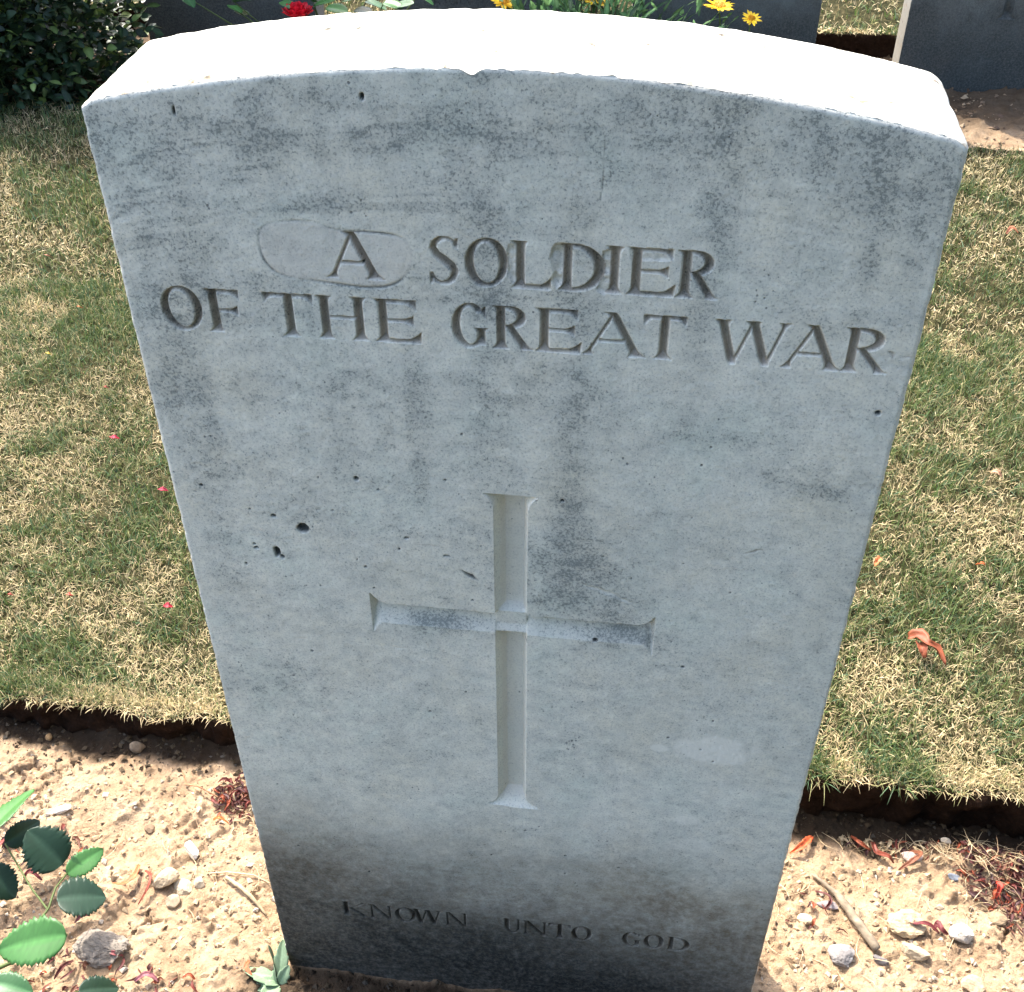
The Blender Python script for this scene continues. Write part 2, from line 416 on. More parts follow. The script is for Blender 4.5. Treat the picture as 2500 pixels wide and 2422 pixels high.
        # drips and clouds seen on this stone: x, z, half width, half height, strength
        for bx, bz, rx, rz, st in ((-.012, .715, .013, .070, .60), (-.012, .620, .009, .060, .42), (-.110, .735, .010, .022, .45), (.085, .735, .020, .020, .45), (.092, .685, .010, .055, .60), (-.045, .735, .03, .015, .25), (.05, .74, .02, .018, .28),
                                   (-.150, .715, .030, .006, .45), (-.140, .700, .040, .004, .45), (-.075, .703, .030, .005, .42), (-.010, .700, .020, .007, .35),
                                   (.032, .600, .010, .085, .55), (.030, .530, .010, .040, .45), (.025, .690, .008, .015, .30), (-.150, .675, .014, .008, .50),
                                   (.030, .480, .026, .022, .75), (.048, .462, .030, .012, .70), (.060, .437, .030, .010, .75), (-.040, .434, .032, .007, .80),
                                   (-.155, .545, .016, .018, .55), (-.125, .515, .012, .010, .50), (-.165, .455, .020, .012, .45), (-.085, .475, .018, .012, .30),
                                   (.150, .560, .018, .008, .55), (.168, .556, .012, .006, .60), (.105, .585, .022, .004, .55), (.180, .700, .012, .030, .35),
                                   (.160, .655, .016, .008, .30), (.045, .500, .012, .018, .40), (-.15, .36, .03, .02, .25), (.12, .40, .02, .02, .22)):
            dirt += st*np.exp(-(((X-bx)/rx)**2+((Z-bz)/rz)**2))*(.85+.20*np.clip(iso, -1.2, 1.2))
        dirt = np.where(ID == 4, dirt*.30*np.ones_like(dirt)+np.where(arms, dirt*.55+.30+.12*np.clip(iso, -1, 1), 0), dirt)
        dirt = dirt*(1-.55*inplug)+.10*inplug*np.clip(fnoise(X.shape, step, .012, seed+5, 4), 0, 2)
        fl = fnoise(X.shape, step, .007, seed+14, 4, .75, (1.3, .8))
        dirt = np.where(ID == 4, dirt, .66*np.tanh(dirt*1.35)+.15+.11*fl+.05*np.clip(hz, -1, 1)*hi)
        attrs['dirt'] = np.clip(attrs['dirt']+dirt, 0, 1)
        # earthy tide marks in the lowest part
        nb = fnoise(X.shape, step, .06, seed+21, 5, .65, (1.2, 1.))
        tide = .235+.012*fnoise(X.shape, step, .12, seed+22, 4)-.10*(X)
        attrs['brown'] = np.clip(smoothstep(tide+.055, tide-.13, Z)*(.84+.05*nb)+.45*np.exp(-(((X-.13)/.05)**2+((Z-.165)/.040)**2))*(1+.4*nb)
                                 +.22*np.exp(-(((X-.05)/.05)**2+((Z-.195)/.008)**2)), 0, .9)
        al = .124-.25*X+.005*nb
        attrs['foot_stain_shade'] = np.clip(smoothstep(al+.125, al-.115, Z)*(.96+.05*nb), 0, .97)  # stain with painted shade, darker towards the foot
        # pale rubbed patches
        pn = fnoise(X.shape, step, .01, seed+23, 4)
        for bx, bz, rx, rz, st in ((.1285, .340, .021, .015, .8), (.0952, .3358, .006, .0035, .8), (.120, .262, .010, .006, .45), (.125, .235, .012, .007, .3)):
            attrs['pale'] = np.maximum(attrs['pale'], st*smoothstep(1.25, .75, np.hypot((X-bx)/rx, (Z-bz)/rz)+.10*pn))
        def scratch(x0, z0, x1, z1, wd, st, key='pale', dp=.0004):
            q = curve_in([(x0, z0, 0), ((x0+x1)/2+.001, (z0+z1)/2+.001, wd), (x1, z1, 0)], X+.0006*pn, Z+.0006*pn)
            attrs[key][:] = np.maximum(attrs[key], smoothstep(-.0002, wd*.5, q)*st)
            D[:] = np.maximum(D, np.clip(q, 0, dp))
        for a in ((.0335, .4773, .075, .4625, .0016, .35), (-.100, .4085, -.045, .4100, .0005, .5), (-.150, .4100, -.115, .4070, .0004, .5), (.140, .4060, .185, .404, .0005, .4)): scratch(*a)
        for a in ((.126, .5095, .138, .5120, .0007, .8, 'cut'), (.176, .6435, .181, .6385, .0009, .8, 'cut', .001), (.181, .639, .1905, .641, .0004, .5, 'cut'),
                  (-.062, .4985, -.028, .4915, .0003, .4, 'cut'), (-.0320, .4795, -.0165, .4725, .0017, .75, 'hole', .0016), (-.026, .4775, -.0185, .4738, .0018, .9, 'hole', .002), (.0405, .706, .0402, .730, .0004, .5, 'hole'), (.0400, .730, .0403, .745, .0003, .4, 'hole')): scratch(*a)
        # holes and pits in the stone
        holes = [(-.1364, .4812, .0026, .0046, .0045), (-.1335, .4780, .0024, .0026, .004), (-.1187, .5027, .0026, .0032, .004), (-.1482, .4840, .0020, .0012, .003),
                 (-.1488, .4872, .0009, .0009, .002), (-.0840, .5416, .0015, .0018, .003), (-.1344, .5100, .0014, .0012, .003), (-.0365, .4895, .0016, .0007, .002), (-.0627, .7527, .0010, .0018, .003),
                 (-.1472, .7428, .0006, .0026, .002), (.0280, .5370, .0013, .0012, .002), (.1915-.012, .6080, .0016, .0016, .003), (-.0690, .6735, .0008, .0008, .002),
                 (.1030, .4150, .0012, .0012, .002), (-.0590, .5010, .0011, .0008, .002), (.050, .4310, .0012, .001, .002), (-.1250, .3990, .0009, .0009, .002)]
        rh = np.random.default_rng(77)
        for _ in range(110):
            s = .00030+.0005*rh.random()**3
            holes.append((rh.uniform(-.185, .185), rh.uniform(.12, .60), s*rh.uniform(.8, 1.4), s*rh.uniform(.9, 1.5), s*1.6))
        for hx, hz_, rx, rz, dp in holes:
            sel = (np.abs(X-hx) < rx*2.2+step) & (np.abs(Z-hz_) < rz*2.2+step)
            q = np.hypot((X[sel]-hx)/rx, (Z[sel]-hz_)/rz)+.30*pn[sel]*(rx > .001)
            D[sel] = np.maximum(D[sel], dp*smoothstep(1.15, .3, q)); attrs['hole'][sel] = np.maximum(attrs['hole'][sel], .92*smoothstep(1.15, .75, q))
    else:
        iso = fnoise(X.shape, step, .06, seed+12, 6, .65)
        attrs['dirt'] = np.clip(.45+.25*iso, 0, 1)
        attrs['foot_stain_shade'] = np.clip(smoothstep(.36, .10, Z+.03*iso)*.85, 0, .9)  # rear stones: shade painted in with the stain low down
    und = .00030*nzr+.00004*fnoise(X.shape, step, .0022, seed+2, 3)
    Y = D+rnd+np.where(dist > r, und, und*dist/r)
    root = empty('headstone', (ox, oy, oz))
    F = grid_faces(nx, nz)
    # face winding so that normals look to -y
    fid = ID.ravel()[F]; fid = np.where((fid == fid[:, :1]).all(1), fid[:, 0], fid.max(1))
    VV = np.stack([Xe, Y, Z], -1).reshape(-1, 3)
    AT = {k: a.ravel() for k, a in attrs.items()}
    def sub(name, faces, extraV=None, extraF=None, lab=None):
        if len(faces) == 0: return
        us, inv = np.unique(faces, return_inverse=True)
        v_ = VV[us]; f_ = [inv.reshape(faces.shape)]; at_ = {k: a[us] for k, a in AT.items()}
        if extraV is not None:
            n0 = len(v_); v_ = np.concatenate([v_, extraV]); f_.append(extraF+n0)
            at_ = {k: np.concatenate([a, np.zeros(len(extraV))]) for k, a in at_.items()}
            nb_ = np.clip(smoothstep(.30, .08, extraV[:, 2]), 0, 1)
            at_['brown'][n0:] = nb_*.5; at_['dirt'][n0:] = .30; tf = fnoise(SV.shape[:2], bs, .006, seed+51, 3, .7).ravel(); at_['brown'][n0:n0+len(tf)] = np.maximum(at_['brown'][n0:n0+len(tf)], .95*smoothstep(1.3, 2.0, tf))
            at_['hole'][n0:n0+len(tf)] = .8*smoothstep(2.9, 3.3, tf)
        o = npmesh(name, v_, f_, M[matname], root, True, at_)
        if lab: o['label'] = lab
        return o
    # sides, top, back as one shell with rounded arrises and its own roughness
    bs = max(step*2, .0015)
    ny = int(TH/bs)+1
    ys = np.linspace(0, 1, ny)
    yv = e+ys*(TH-2*e)
    loopx = np.concatenate([Xe[0, :], Xe[1:, -1], Xe[-1, ::-1][1:]]); loopz = np.concatenate([Z[0, :], Z[1:, -1], Z[-1, ::-1][1:]])
    st_ = 2 if step < .001 else 1
    keep = np.arange(0, len(loopx), st_)
    if keep[-1] != len(loopx)-1: keep = np.append(keep, len(loopx)-1)
    cx0 = np.concatenate([X0[0, :], X0[1:, -1], X0[-1, ::-1][1:]])[keep]; cz0 = np.concatenate([Z0[0, :], Z0[1:, -1], Z0[-1, ::-1][1:]])[keep]
    lx = cx0; lz = cz0; nl = len(lx); jx = loopx[keep]-cx0; jz = loopz[keep]-cz0
    # outward normal of the loop
    tx = np.gradient(lx); tz = np.gradient(lz); ln = np.hypot(tx, tz)+1e-9; nxo = -tz/ln; nzo = tx/ln
    k = 9; ker = np.ones(k)/k
    nxo = np.convolve(np.pad(nxo, k//2, 'edge'), ker, 'valid'); nzo = np.convolve(np.pad(nzo, k//2, 'edge'), ker, 'valid')
    rn = fnoise((nl, ny), bs, .010, seed+31, 4)*.00016
    q = np.minimum(yv, TH-yv)
    bulge = e-np.where(q < r, r-np.sqrt(np.clip(r*r-(r-q)**2, 0, None)), 0)     # from 0 at the arris to e inside
    off = bulge[None, :]+rn*np.minimum(q/r, 1)[None, :]
    # the far corner of the shoulders is chipped round
    SV = np.stack([lx[:, None]+nxo[:, None]*off, np.broadcast_to(yv, (nl, ny)), lz[:, None]+nzo[:, None]*off], -1)
    dec = np.exp(-np.arange(ny)*bs/.004); dec[0] = 1
    SV[..., 0] += jx[:, None]*dec; SV[..., 2] += jz[:, None]*dec; SV[:, 0, 1] = e
    SF = grid_faces(nl, ny)
    # back: a fan of rows from left to right side
    nb = len(Z[0])
    bi = np.arange(0, nx, max(1, int(.012/step))); bj = np.arange(0, nz, max(1, int(.012/step)))
    if bi[-1] != nx-1: bi = np.append(bi, nx-1)
    if bj[-1] != nz-1: bj = np.append(bj, nz-1)
    BX = X[np.ix_(bi, bj)]; BZ = Z[np.ix_(bi, bj)]
    BV = np.stack([BX, np.full_like(BX, TH-e), BZ], -1); BV[1:-1, :-1, 1] = TH
    BF = grid_faces(len(bi), len(bj))[:, ::-1]
    SVf = SV.reshape(-1, 3); BVf = BV.reshape(-1, 3)
    EV = np.concatenate([SVf, BVf]); EF = np.concatenate([SF, BF+len(SVf)])
    sub('slab', F[(fid == 0)], EV, EF)
    if engraved != 'none':
        for base, line, text in ((100, LINE1, 'A SOLDIER'), (110, LINE2, 'OF THE GREAT WAR'), (130, LINE3, 'KNOWN UNTO GOD')):
            for q_, t_ in enumerate(line):
                sub('carved_letter', F[fid == base+q_], lab='letter %s, number %d in the carved line %s' % (t_[0], q_+1, text))
    for c0, c1 in ((-.01, .01), (.01, .035), (.035, .05), (.05, .08)):
        cx_ = VV[F[:, 0], 0]; sub('chipped_recess', F[(fid == 6) & (cx_ >= c0) & (cx_ < c1)])
    sub('carved_cross', F[fid == 4])
    sub('repair_patch', F[fid == 5], lab='rounded plug of paler stone let in around the letter A')
    tag(root, label, 'headstone', group)
    return root

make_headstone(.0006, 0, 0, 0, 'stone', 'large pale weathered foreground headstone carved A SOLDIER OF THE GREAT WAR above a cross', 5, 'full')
BG = 'row of headstones behind the lawn'
RY = 2.04
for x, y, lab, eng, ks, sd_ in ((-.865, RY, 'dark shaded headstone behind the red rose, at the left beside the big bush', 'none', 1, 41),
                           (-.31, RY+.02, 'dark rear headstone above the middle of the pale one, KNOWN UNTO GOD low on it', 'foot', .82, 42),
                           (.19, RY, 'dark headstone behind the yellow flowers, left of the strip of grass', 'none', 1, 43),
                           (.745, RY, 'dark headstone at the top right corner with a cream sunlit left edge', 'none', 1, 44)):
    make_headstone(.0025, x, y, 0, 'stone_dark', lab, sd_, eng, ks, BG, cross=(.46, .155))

# ------------------------------------------------------------------ ground
def far_ground():
    s = 150; n = 2
    V = np.array([(-s, -s, -.06), (s, -s, -.06), (s, s, -.06), (-s, s, -.06)]); F = np.array([[0, 1, 2, 3]])
    tag(npmesh('ground', V, F, M['turf'], attrs={'bank': np.zeros(4)}), kind='structure')
far_ground()
SOILSTEP = .0016
def bed(x0, x1, y0, y1, step, seed, amp, name='soil'):
    nx = int((x1-x0)/step)+1; ny = int((y1-y0)/step)+1
    X, Y = np.meshgrid(x0+np.arange(nx)*step, y0+np.arange(ny)*step, indexing='ij')
    h = .0026*fnoise(X.shape, step, .10, seed, 3)+.0009*fnoise(X.shape, step, .022, seed+1, 3)
    f = fnoise(X.shape, step, .0075, seed+2, 4, .6)
    h += .00055*f+.0020*np.clip(f-1.3, 0, 1.2)
    # small pits
    p = fnoise(X.shape, step, .010, seed+3, 3); h -= .0030*smoothstep(1.8, 2.5, p)
    # clods standing proud with a steep edge
    c = fnoise(X.shape, step, .028, seed+4, 3, .45); h += .0030*smoothstep(1.35, 1.50, c)*(1+.2*f)
    # drying cracks: thin zero lines of a broad noise, only in places
    a = fnoise(X.shape, step, .085, seed+5, 5, .55); m = smoothstep(.2, .9, fnoise(X.shape, step, .11, seed+6, 2))
    h -= .009*np.exp(-(a/.022)**2)*m
    h -= h.mean()
    h *= amp
    return X, Y, h
X, Y, h = bed(-.95, .95, -.42, .240, SOILSTEP, 100, 1.)
h += .018*smoothstep(.13, .0, np.hypot(np.clip(np.abs(X)-.19, 0, 1)*1.6, np.clip(np.abs(Y-.038)-.038, 0, 1)*1.2))*0
h += .012*np.exp(-(((X-.40)/.05)**2+((Y-.175)/.02)**2))           # little heap at the foot of the bank on the right
h += -.024*np.clip(X, -.6, .6)*smoothstep(.0, .15, np.abs(X))
h = h*smoothstep(.238, .226, Y)-.004*(1-smoothstep(.238, .226, Y))
soil_shade = smoothstep(.172+.008*(X < 0), .186+.008*(X < 0), Y+.004*fnoise(X.shape, SOILSTEP, .02, 7, 3))*.93  # shadow of the turf bank painted on the soil
soil_shade = np.maximum(soil_shade, .85*smoothstep(.004, -.006, Y)*smoothstep(.24, .17, np.abs(X+.02))*smoothstep(-.38, -.2, Y))  # painted shade on the ground before the stone
SOIL_H = h; SOIL_X0, SOIL_Y0 = -.95, -.42
tag(npmesh('soil', np.stack([X, Y, h], -1).reshape(-1, 3), grid_faces(*X.shape), M['soil'], attrs={'soil_shade': soil_shade.ravel()}), kind='structure')
def gz(x, y):
    return float(sample(SOIL_H, SOIL_X0, SOIL_Y0, SOILSTEP, np.array([x]), np.array([y]))[0])
X, Y, h2 = bed(-2.4, 2.2, 1.60, 2.34, .006, 200, 1.6)
h2 = h2+.012
tag(npmesh('soil', np.stack([X, Y, h2], -1).reshape(-1, 3), grid_faces(*X.shape), M['soil'], attrs={'soil_shade': (.75*smoothstep(1.74, 1.90, Y+.02*fnoise(X.shape, .006, .08, 8, 4))).ravel()}), kind='structure')  # shade of the rear stones painted into this bed

def lawn(x0, x1, y0, y1, step, seed, top=.034):
    """a sheet of turf whose near edge y0 is spade cut and drops to the bed; far edge drops too"""
    nx = int((x1-x0)/step)+1; ny = int((y1-y0)/step)+1
    xs = x0+np.arange(nx)*step; v = np.linspace(0, 1, ny)
    e0 = y0+.0030*fnoise((nx, 2), step, .06, seed, 5, .7)[:, 0]; e1 = y1+.008*fnoise((nx, 2), step, .12, seed+1, 4)[:, 0]
    Yt = e0[:, None]+(e1-e0)[:, None]*v[None, :]
    Zt = top-.003+.0012*fnoise((nx, ny), step, .12, seed+2, 4)+.0010*fnoise((nx, ny), step, .015, seed+3, 3)
    rows = 9
    def bank(e, z, sgn, sd):
        B = np.linspace(1, 0, rows+1)[1:]
        n = fnoise((nx, rows), step, .018, sd, 4, .7)*.0030
        yy = e[:, None]+sgn*(.004*(1-B)[None, :]+n)
        zz = z[:, None]*B[None, :]-.012*(1-B)[None, :]
        return yy, zz
    ya, za = bank(e0, Zt[:, 0], 1., seed+4); yb, zb = bank(e1, Zt[:, -1], -1., seed+5)
    YY = np.concatenate([ya[:, ::-1], Yt, yb], 1); ZZ = np.concatenate([za[:, ::-1], Zt, zb], 1)
    XX = np.broadcast_to(xs[:, None], YY.shape)
    bk = np.zeros(YY.shape); bk[:, :rows+1] = 1; bk[:, -rows-1:] = 1
    tag(npmesh('lawn', np.stack([XX, YY, ZZ], -1).reshape(-1, 3), grid_faces(*YY.shape), M['turf'], attrs={'bank': bk.ravel()}), kind='structure')
    return e0, xs, e1
LX0, LX1 = -2.3, 2.1
e0a, xsa, e1a = lawn(LX0, LX1, .213, 1.665, .005, 300, .048)
e0b, xsb, e1b = lawn(-3.2, 3.2, 2.205, 4.6, .012, 330, .062)
e0c, xsc, e1c = lawn(-2.2, 2.2, -2.2, -.385, .012, 360)
V = np.array([(-40, 4.58, .02), (40, 4.58, .02), (40, 60, .02), (-40, 60, .02)]); tag(npmesh('lawn', V, np.array([[0, 1, 2, 3]]), M['turf'], attrs={'bank': np.zeros(4)}), kind='structure')

# ------------------------------------------------------------------ grass
GN = fnoise((700, 700), .006, .11, 501, 5, .65); GN2 = fnoise((700, 700), .006, .05, 502, 4, .6); GN3 = fnoise((700, 700), .006, .5, 503, 3)
def patch(x, y): return sample(GN, -2.1, .1, .006, x, y)+.75*sample(GN2, -2.1, .1, .006, x, y)
def blades(name, n, xr, yfun, zbase, seed, lmin, lmax, width, overhang=None, label=None, segs=3, straw_bias=0.):
    rng = np.random.default_rng(seed)
    x = rng.uniform(*xr, n); y = yfun(rng, x, n)
    g = 1.2*patch(x, y)+.08-1.5*smoothstep(.40, .23, y)*(x < 0)+.45*smoothstep(.5, .22, y)*(x > 0)+.75*rng.normal(size=n)-straw_bias
    green = smoothstep(-.75, .75, g)
    isg = rng.random(n) < (.05+.85*green)
    L = rng.uniform(lmin, lmax, n)*(.75+.35*smoothstep(-1, 1.3, g)); L *= np.where(isg, 1., .85)
    th = rng.uniform(0, 2*np.pi, n)
    tilt = np.clip(rng.normal(.62, .42, n), .02, 1.5); tilt = np.where(isg, tilt*.85, np.clip(tilt*1.25, 0, 1.55))
    curl = rng.uniform(.1, 1.2, n)
    if overhang is not None:
        th = np.where(overhang, rng.normal(-np.pi/2, .8, n), th); tilt = np.where(overhang, rng.uniform(.6, 1.5, n), tilt); curl = np.where(overhang, rng.uniform(.4, 1.6, n), curl)
    hx, hy = np.cos(th), np.sin(th); wx, wy = -hy, hx
    w_ = width*rng.uniform(.6, 1.25, n)
    P = np.zeros((n, (segs+1)*2, 3)); px = x.copy(); py = y.copy(); pz = np.full(n, zbase)-.0015
    ang = tilt.copy(); ds = L/segs
    tw = rng.uniform(-.9, .9, n)
    for s in range(segs+1):
        wid = w_*(1-.85*(s/segs)**1.5)*.5
        ox = wx*wid*np.cos(tw); oy = wy*wid*np.cos(tw); oz = wid*np.sin(tw)
        P[:, 2*s] = np.stack([px-ox, py-oy, pz-oz], -1); P[:, 2*s+1] = np.stack([px+ox, py+oy, pz+oz], -1)
        px = px+hx*np.sin(ang)*ds; py = py+hy*np.sin(ang)*ds; pz = pz+np.cos(ang)*ds; ang = ang+curl/segs
    b = (np.arange(n)*(segs+1)*2)[:, None]
    F = np.concatenate([b+np.array([[2*s, 2*s+1, 2*s+3, 2*s+2]]) for s in range(segs)], 0)
    r3 = rng.random((n, 3))
    gc = np.array([.066, .120, .036])*(.6+.9*r3[:, :1])+np.array([.05, .03, .0])*r3[:, 1:2]
    bl = (rng.random(n) < .25)[:, None]
    gc = np.where(bl, np.array([.075, .140, .068])*(.7+.7*r3[:, :1]), gc)
    pc = np.array([.56, .45, .255])*(.5+.8*r3[:, :1])+np.array([.06, .03, .02])*(r3[:, 1:2]-.5)
    mc = np.array([.29, .28, .125])*(.6+.7*r3[:, :1])
    mid = (rng.random(n) < .22)[:, None]
    c = np.where(mid, mc, np.where(isg[:, None], gc, pc))
    C = np.repeat(c[:, None, :], (segs+1)*2, 1)
    tipy = (np.arange((segs+1)*2)//2/segs)[None, :, None]
    C = C*(1+.25*tipy*np.where(isg, 0, 1)[:, None, None])
    o = npmesh(name, P.reshape(-1, 3), F, M['grass'], attrs={'col': C.reshape(-1, 3)})
    tag(o, label, 'grass', kind='stuff'); return o
GZ = .047
DENS = 52000
def ybetween(a, b, p=1.0): return lambda rng, x, n: a+(b-a)*rng.random(n)**p
blades('grass', 270000, (-1.05, 1.05), ybetween(.219, 1.0, 1.15), GZ, 601, .008, .019, .0010, label='short mown grass, green mixed with dry straw, around the pale headstone')
blades('grass', 130000, (-1.55, 1.20), ybetween(.85, 1.66), GZ, 602, .010, .020, .0015, label='sunlit mown grass farther up the lawn, before the rear flower bed', segs=2)
blades('grass', 26000, (-2.0, 2.0), ybetween(2.22, 3.3), .061, 603, .012, .028, .0030, label='bright strip of grass beyond the rear row of headstones', segs=2)
blades('grass', 9000, (-1.5, 1.5), ybetween(-1.2, -.40), GZ, 604, .012, .024, .0022, label='mown grass on the near side of the front bed', segs=2)
def edge_y(xs, e, dy0, dy1):
    return lambda rng, x, n: np.interp(x, xs, e)+rng.uniform(dy0, dy1, n)
blades('grass', 15000, (-.95, .95), edge_y(xsa, e0a, -.001, .028), GZ-.001, 605, .009, .022, .00095, overhang=np.random.default_rng(1).random(15000) < .28,
       label='straw coloured tufts hanging over the spade cut edge of the lawn', straw_bias=1.1)
blades('grass', 5000, (-1.5, 1.5), edge_y(xsb, e0b, .0, .03), .062, 606, .012, .026, .0026, overhang=np.random.default_rng(2).random(5000) < .6, label='dry grass fringe on the far turf edge behind the rear headstones', straw_bias=1., segs=2)

# ------------------------------------------------------------------ small things on the soil
rngP = random.Random(9)
def rock(name, loc, size, col, label, cat, rot=0, seed=1, rough=.18, sub=4, group=None, sink=.28, flat=True):
    bm = bmesh.new(); bmesh.ops.create_icosphere(bm, subdivisions=sub, radius=1)
    rg = np.random.default_rng(seed)
    co = np.array([v.co[:] for v in bm.verts])
    d = np.ones(len(co))
    # facets: clip by random planes
    for _ in range(9):
        n = rg.normal(size=3); n /= np.linalg.norm(n); k = rg.uniform(.62, .92)
        dd = co@n; co -= np.clip(dd-k, 0, None)[:, None]*n*.9
    for f_, a_ in ((2.2, .5), (5, .25), (11, .12)):
        ph = rg.uniform(0, 6.28, (3, 3)); dr = rg.normal(size=(3, 3))
        nn = sum(np.sin(co@dr[i]*f_+ph[i, 0]) for i in range(3))/3
        co *= (1+rough*a_*nn)[:, None]
    co += rg.normal(size=co.shape)*.012*rough/.18
    co *= np.array(size)/2
    c, s = math.cos(rot), math.sin(rot)
    co = np.stack([co[:, 0]*c-co[:, 1]*s, co[:, 0]*s+co[:, 1]*c, co[:, 2]], -1)
    F = np.array([[v.index for v in f.verts] for f in bm.faces]); bm.free()
    C = np.tile(np.array(col), (len(co), 1))*(1+.10*rg.normal(size=(len(co), 1)))
    if size[0] > .033: co += co/np.linalg.norm(co, axis=1)[:, None]*(.0011*np.sin(co[:, :1]*420+3*np.sin(co[:, 1:2]*330+1))*np.cos(co[:, 1:2]*510+co[:, :1]*300+2*np.sin(co[:, 2:]*380))+rg.normal(size=(len(co), 1))*.00022)
    o = npmesh(name, co, F, M['rock'], attrs={'col': np.clip(C, 0, 1)}, loc=(loc[0], loc[1], gz(loc[0], loc[1])+size[2]*(.5-sink)), smooth=not flat)
    return tag(o, label, cat, group)
GR = 'loose stones lying on the sandy bed'
def P(x, y, z=0.): return at(x, y, z)
CRE = (.46, .36, .24); WHT = (.50, .45, .38); GRY = (.30, .275, .25)
for (px, py, sx, sy, sz, rot, col, lab, sd_) in (
    (198, 1826, .060, .036, .028, -.1, (.25, .215, .175), 'large rough grey brown stone at the bottom left, below the rose leaves', 11),
    (1612, 1820, .027, .028, .018, .3, (.27, .25, .235), 'round light grey stone near the bottom right, beside the bent twig', 12),
    (1842, 1784, .025, .024, .020, .1, WHT, 'white rounded stone on the soil at the lower right', 13),
    (1738, 1762, .040, .030, .018, .2, (.46, .35, .22), 'cream coloured crumbly clod at the lower end of the twig', 14),
    (1752, 1815, .030, .016, .014, -.3, (.46, .37, .25), 'flat cream stone chip below the crumbly clod', 15),
    (1688, 1829, .018, .009, .009, -.5, (.16, .145, .14), 'small dark knobbly stone just below the tip of the twig', 16),
    (1588, 1725, .024, .010, .008, .0, (.30, .26, .25), 'flat grey stone chip touching the thick end of the twig', 17),
    (1829, 1674, .013, .008, .007, -.4, (.17, .19, .22), 'small blue grey pebble on the right part of the bed', 18),
    (370, 1636, .030, .012, .012, -.9, WHT, 'long white pebble on the soil between the rose leaves and the headstone', 19),
    (121, 1561, .024, .011, .010, .5, (.60, .57, .53), 'bright white stone chip above the topmost rose leaf', 20),
    (322, 1697, .026, .020, .018, .6, CRE, 'cream angular stone beside the orange petal curl', 21),
    (352, 1707, .022, .018, .013, -.4, (.48, .39, .27), 'smaller cream stone leaning right of the angular cream one', 22),
    (386, 1702, .012, .014, .010, .2, (.42, .34, .24), 'little tan stone right of the two cream stones', 23),
    (335, 1736, .014, .016, .012, .3, (.30, .235, .16), 'brown stone in front of the angular cream stone', 24),
    (267, 1441, .019, .012, .020, .1, (.20, .155, .11), 'rounded brown stone stuck at the foot of the dark turf bank on the left', 25),
    (100, 1426, .009, .008, .010, .1, (.34, .22, .11), 'tiny orange brown stone in the dark turf bank at far left', 26),
    (1750, 1634, .026, .014, .012, .2, (.48, .38, .32), 'pale pinkish stone among the litter on the right', 27),
    (1810, 1609, .012, .010, .008, .2, (.70, .60, .45), 'small cream pebble close under the turf bank on the right', 28),
    (287, 1589, .012, .012, .009, .0, (.20, .14, .09), 'dark brown crumb of earth left of the headstone', 29),
    (1440+103, 1752, .016, .012, .010, 0, (.55, .44, .30), 'tan pebble a little left of the twig', 30),
    (1917, 1745, .022, .018, .011, .4, (.30, .225, .14), 'brown clod near the right border, above the white rounded stone', 31),
    (1868, 1875, .024, .020, .013, .4, (.44, .33, .21), 'pale clod at the bottom edge of the right bed', 32)):
    p = P(px, py); rock('stone', p, (sx*.88, sy*.88, sz*.8), col, lab, 'stone', rot, sd_, .18, 5 if sx > .05 else 4 if sx > .02 else 3, GR)
# crumbs of earth, uncountable
def crumbs(n, x0, x1, y0, y1, seed, smin, smax, name, label, zoff, cols):
    rg = np.random.default_rng(seed)
    base = np.array([(1, 0, 0), (-1, 0, 0), (0, 1, 0), (0, -1, 0), (0, 0, 1), (0, 0, -1)], float)
    Fb = np.array([(0, 2, 4), (2, 1, 4), (1, 3, 4), (3, 0, 4), (2, 0, 5), (1, 2, 5), (3, 1, 5), (0, 3, 5)])
    x = rg.uniform(x0, x1, n); y = rg.uniform(y0, y1, n)
    ok = ~((np.abs(x) < .192) & (y > -.002) & (y < .078)); x = x[ok]; y = y[ok]; n = len(x)
    s = smin+(smax-smin)*rg.random(n)**4
    a = rg.uniform(0, 6.28, n)
    V = base[None]*(rg.uniform(.55, 1.25, (n, 6, 3)))+rg.normal(size=(n, 6, 3))*.18
    V *= s[:, None, None]*np.array([1, .8, .6])
    ca, sa = np.cos(a)[:, None], np.sin(a)[:, None]
    vx = V[..., 0]*ca-V[..., 1]*sa; vy = V[..., 0]*sa+V[..., 1]*ca
    z = (sample(SOIL_H, SOIL_X0, SOIL_Y0, SOILSTEP, x, y) if zoff is None else np.full(n, zoff))
    V = np.stack([vx+x[:, None], vy+y[:, None], V[..., 2]+(z+s*.25)[:, None]], -1)
    F = (np.arange(n)*6)[:, None, None]+Fb[None]
    c = np.array(cols)[rg.integers(0, len(cols), n)]*(.8+.35*rg.random((n, 1)))
    if zoff is None: c = c*(1-.80*smoothstep(.163, .178, y))[:, None]*(1-.85*smoothstep(.004, -.004, y)*smoothstep(.24, .18, np.abs(x+.02)))[:, None]  # grit darkened to match the painted shade on the soil
    o = npmesh(name, V.reshape(-1, 3), F.reshape(-1, 3), M['rock'], attrs={'col': np.repeat(c, 6, 0)}, smooth=False)
    tag(o, label, 'gravel', kind='stuff')
EC = [(.40, .29, .18), (.43, .32, .20), (.38, .28, .17), (.46, .36, .25), (.28, .20, .12), (.15, .105, .07), (.40, .30, .19), (.50, .43, .34)]
crumbs(42000, -.75, .75, -.3, .222, 70, .0004, .0040, 'gravel', 'fine crumbs and grit scattered over the sandy front bed', None, EC)
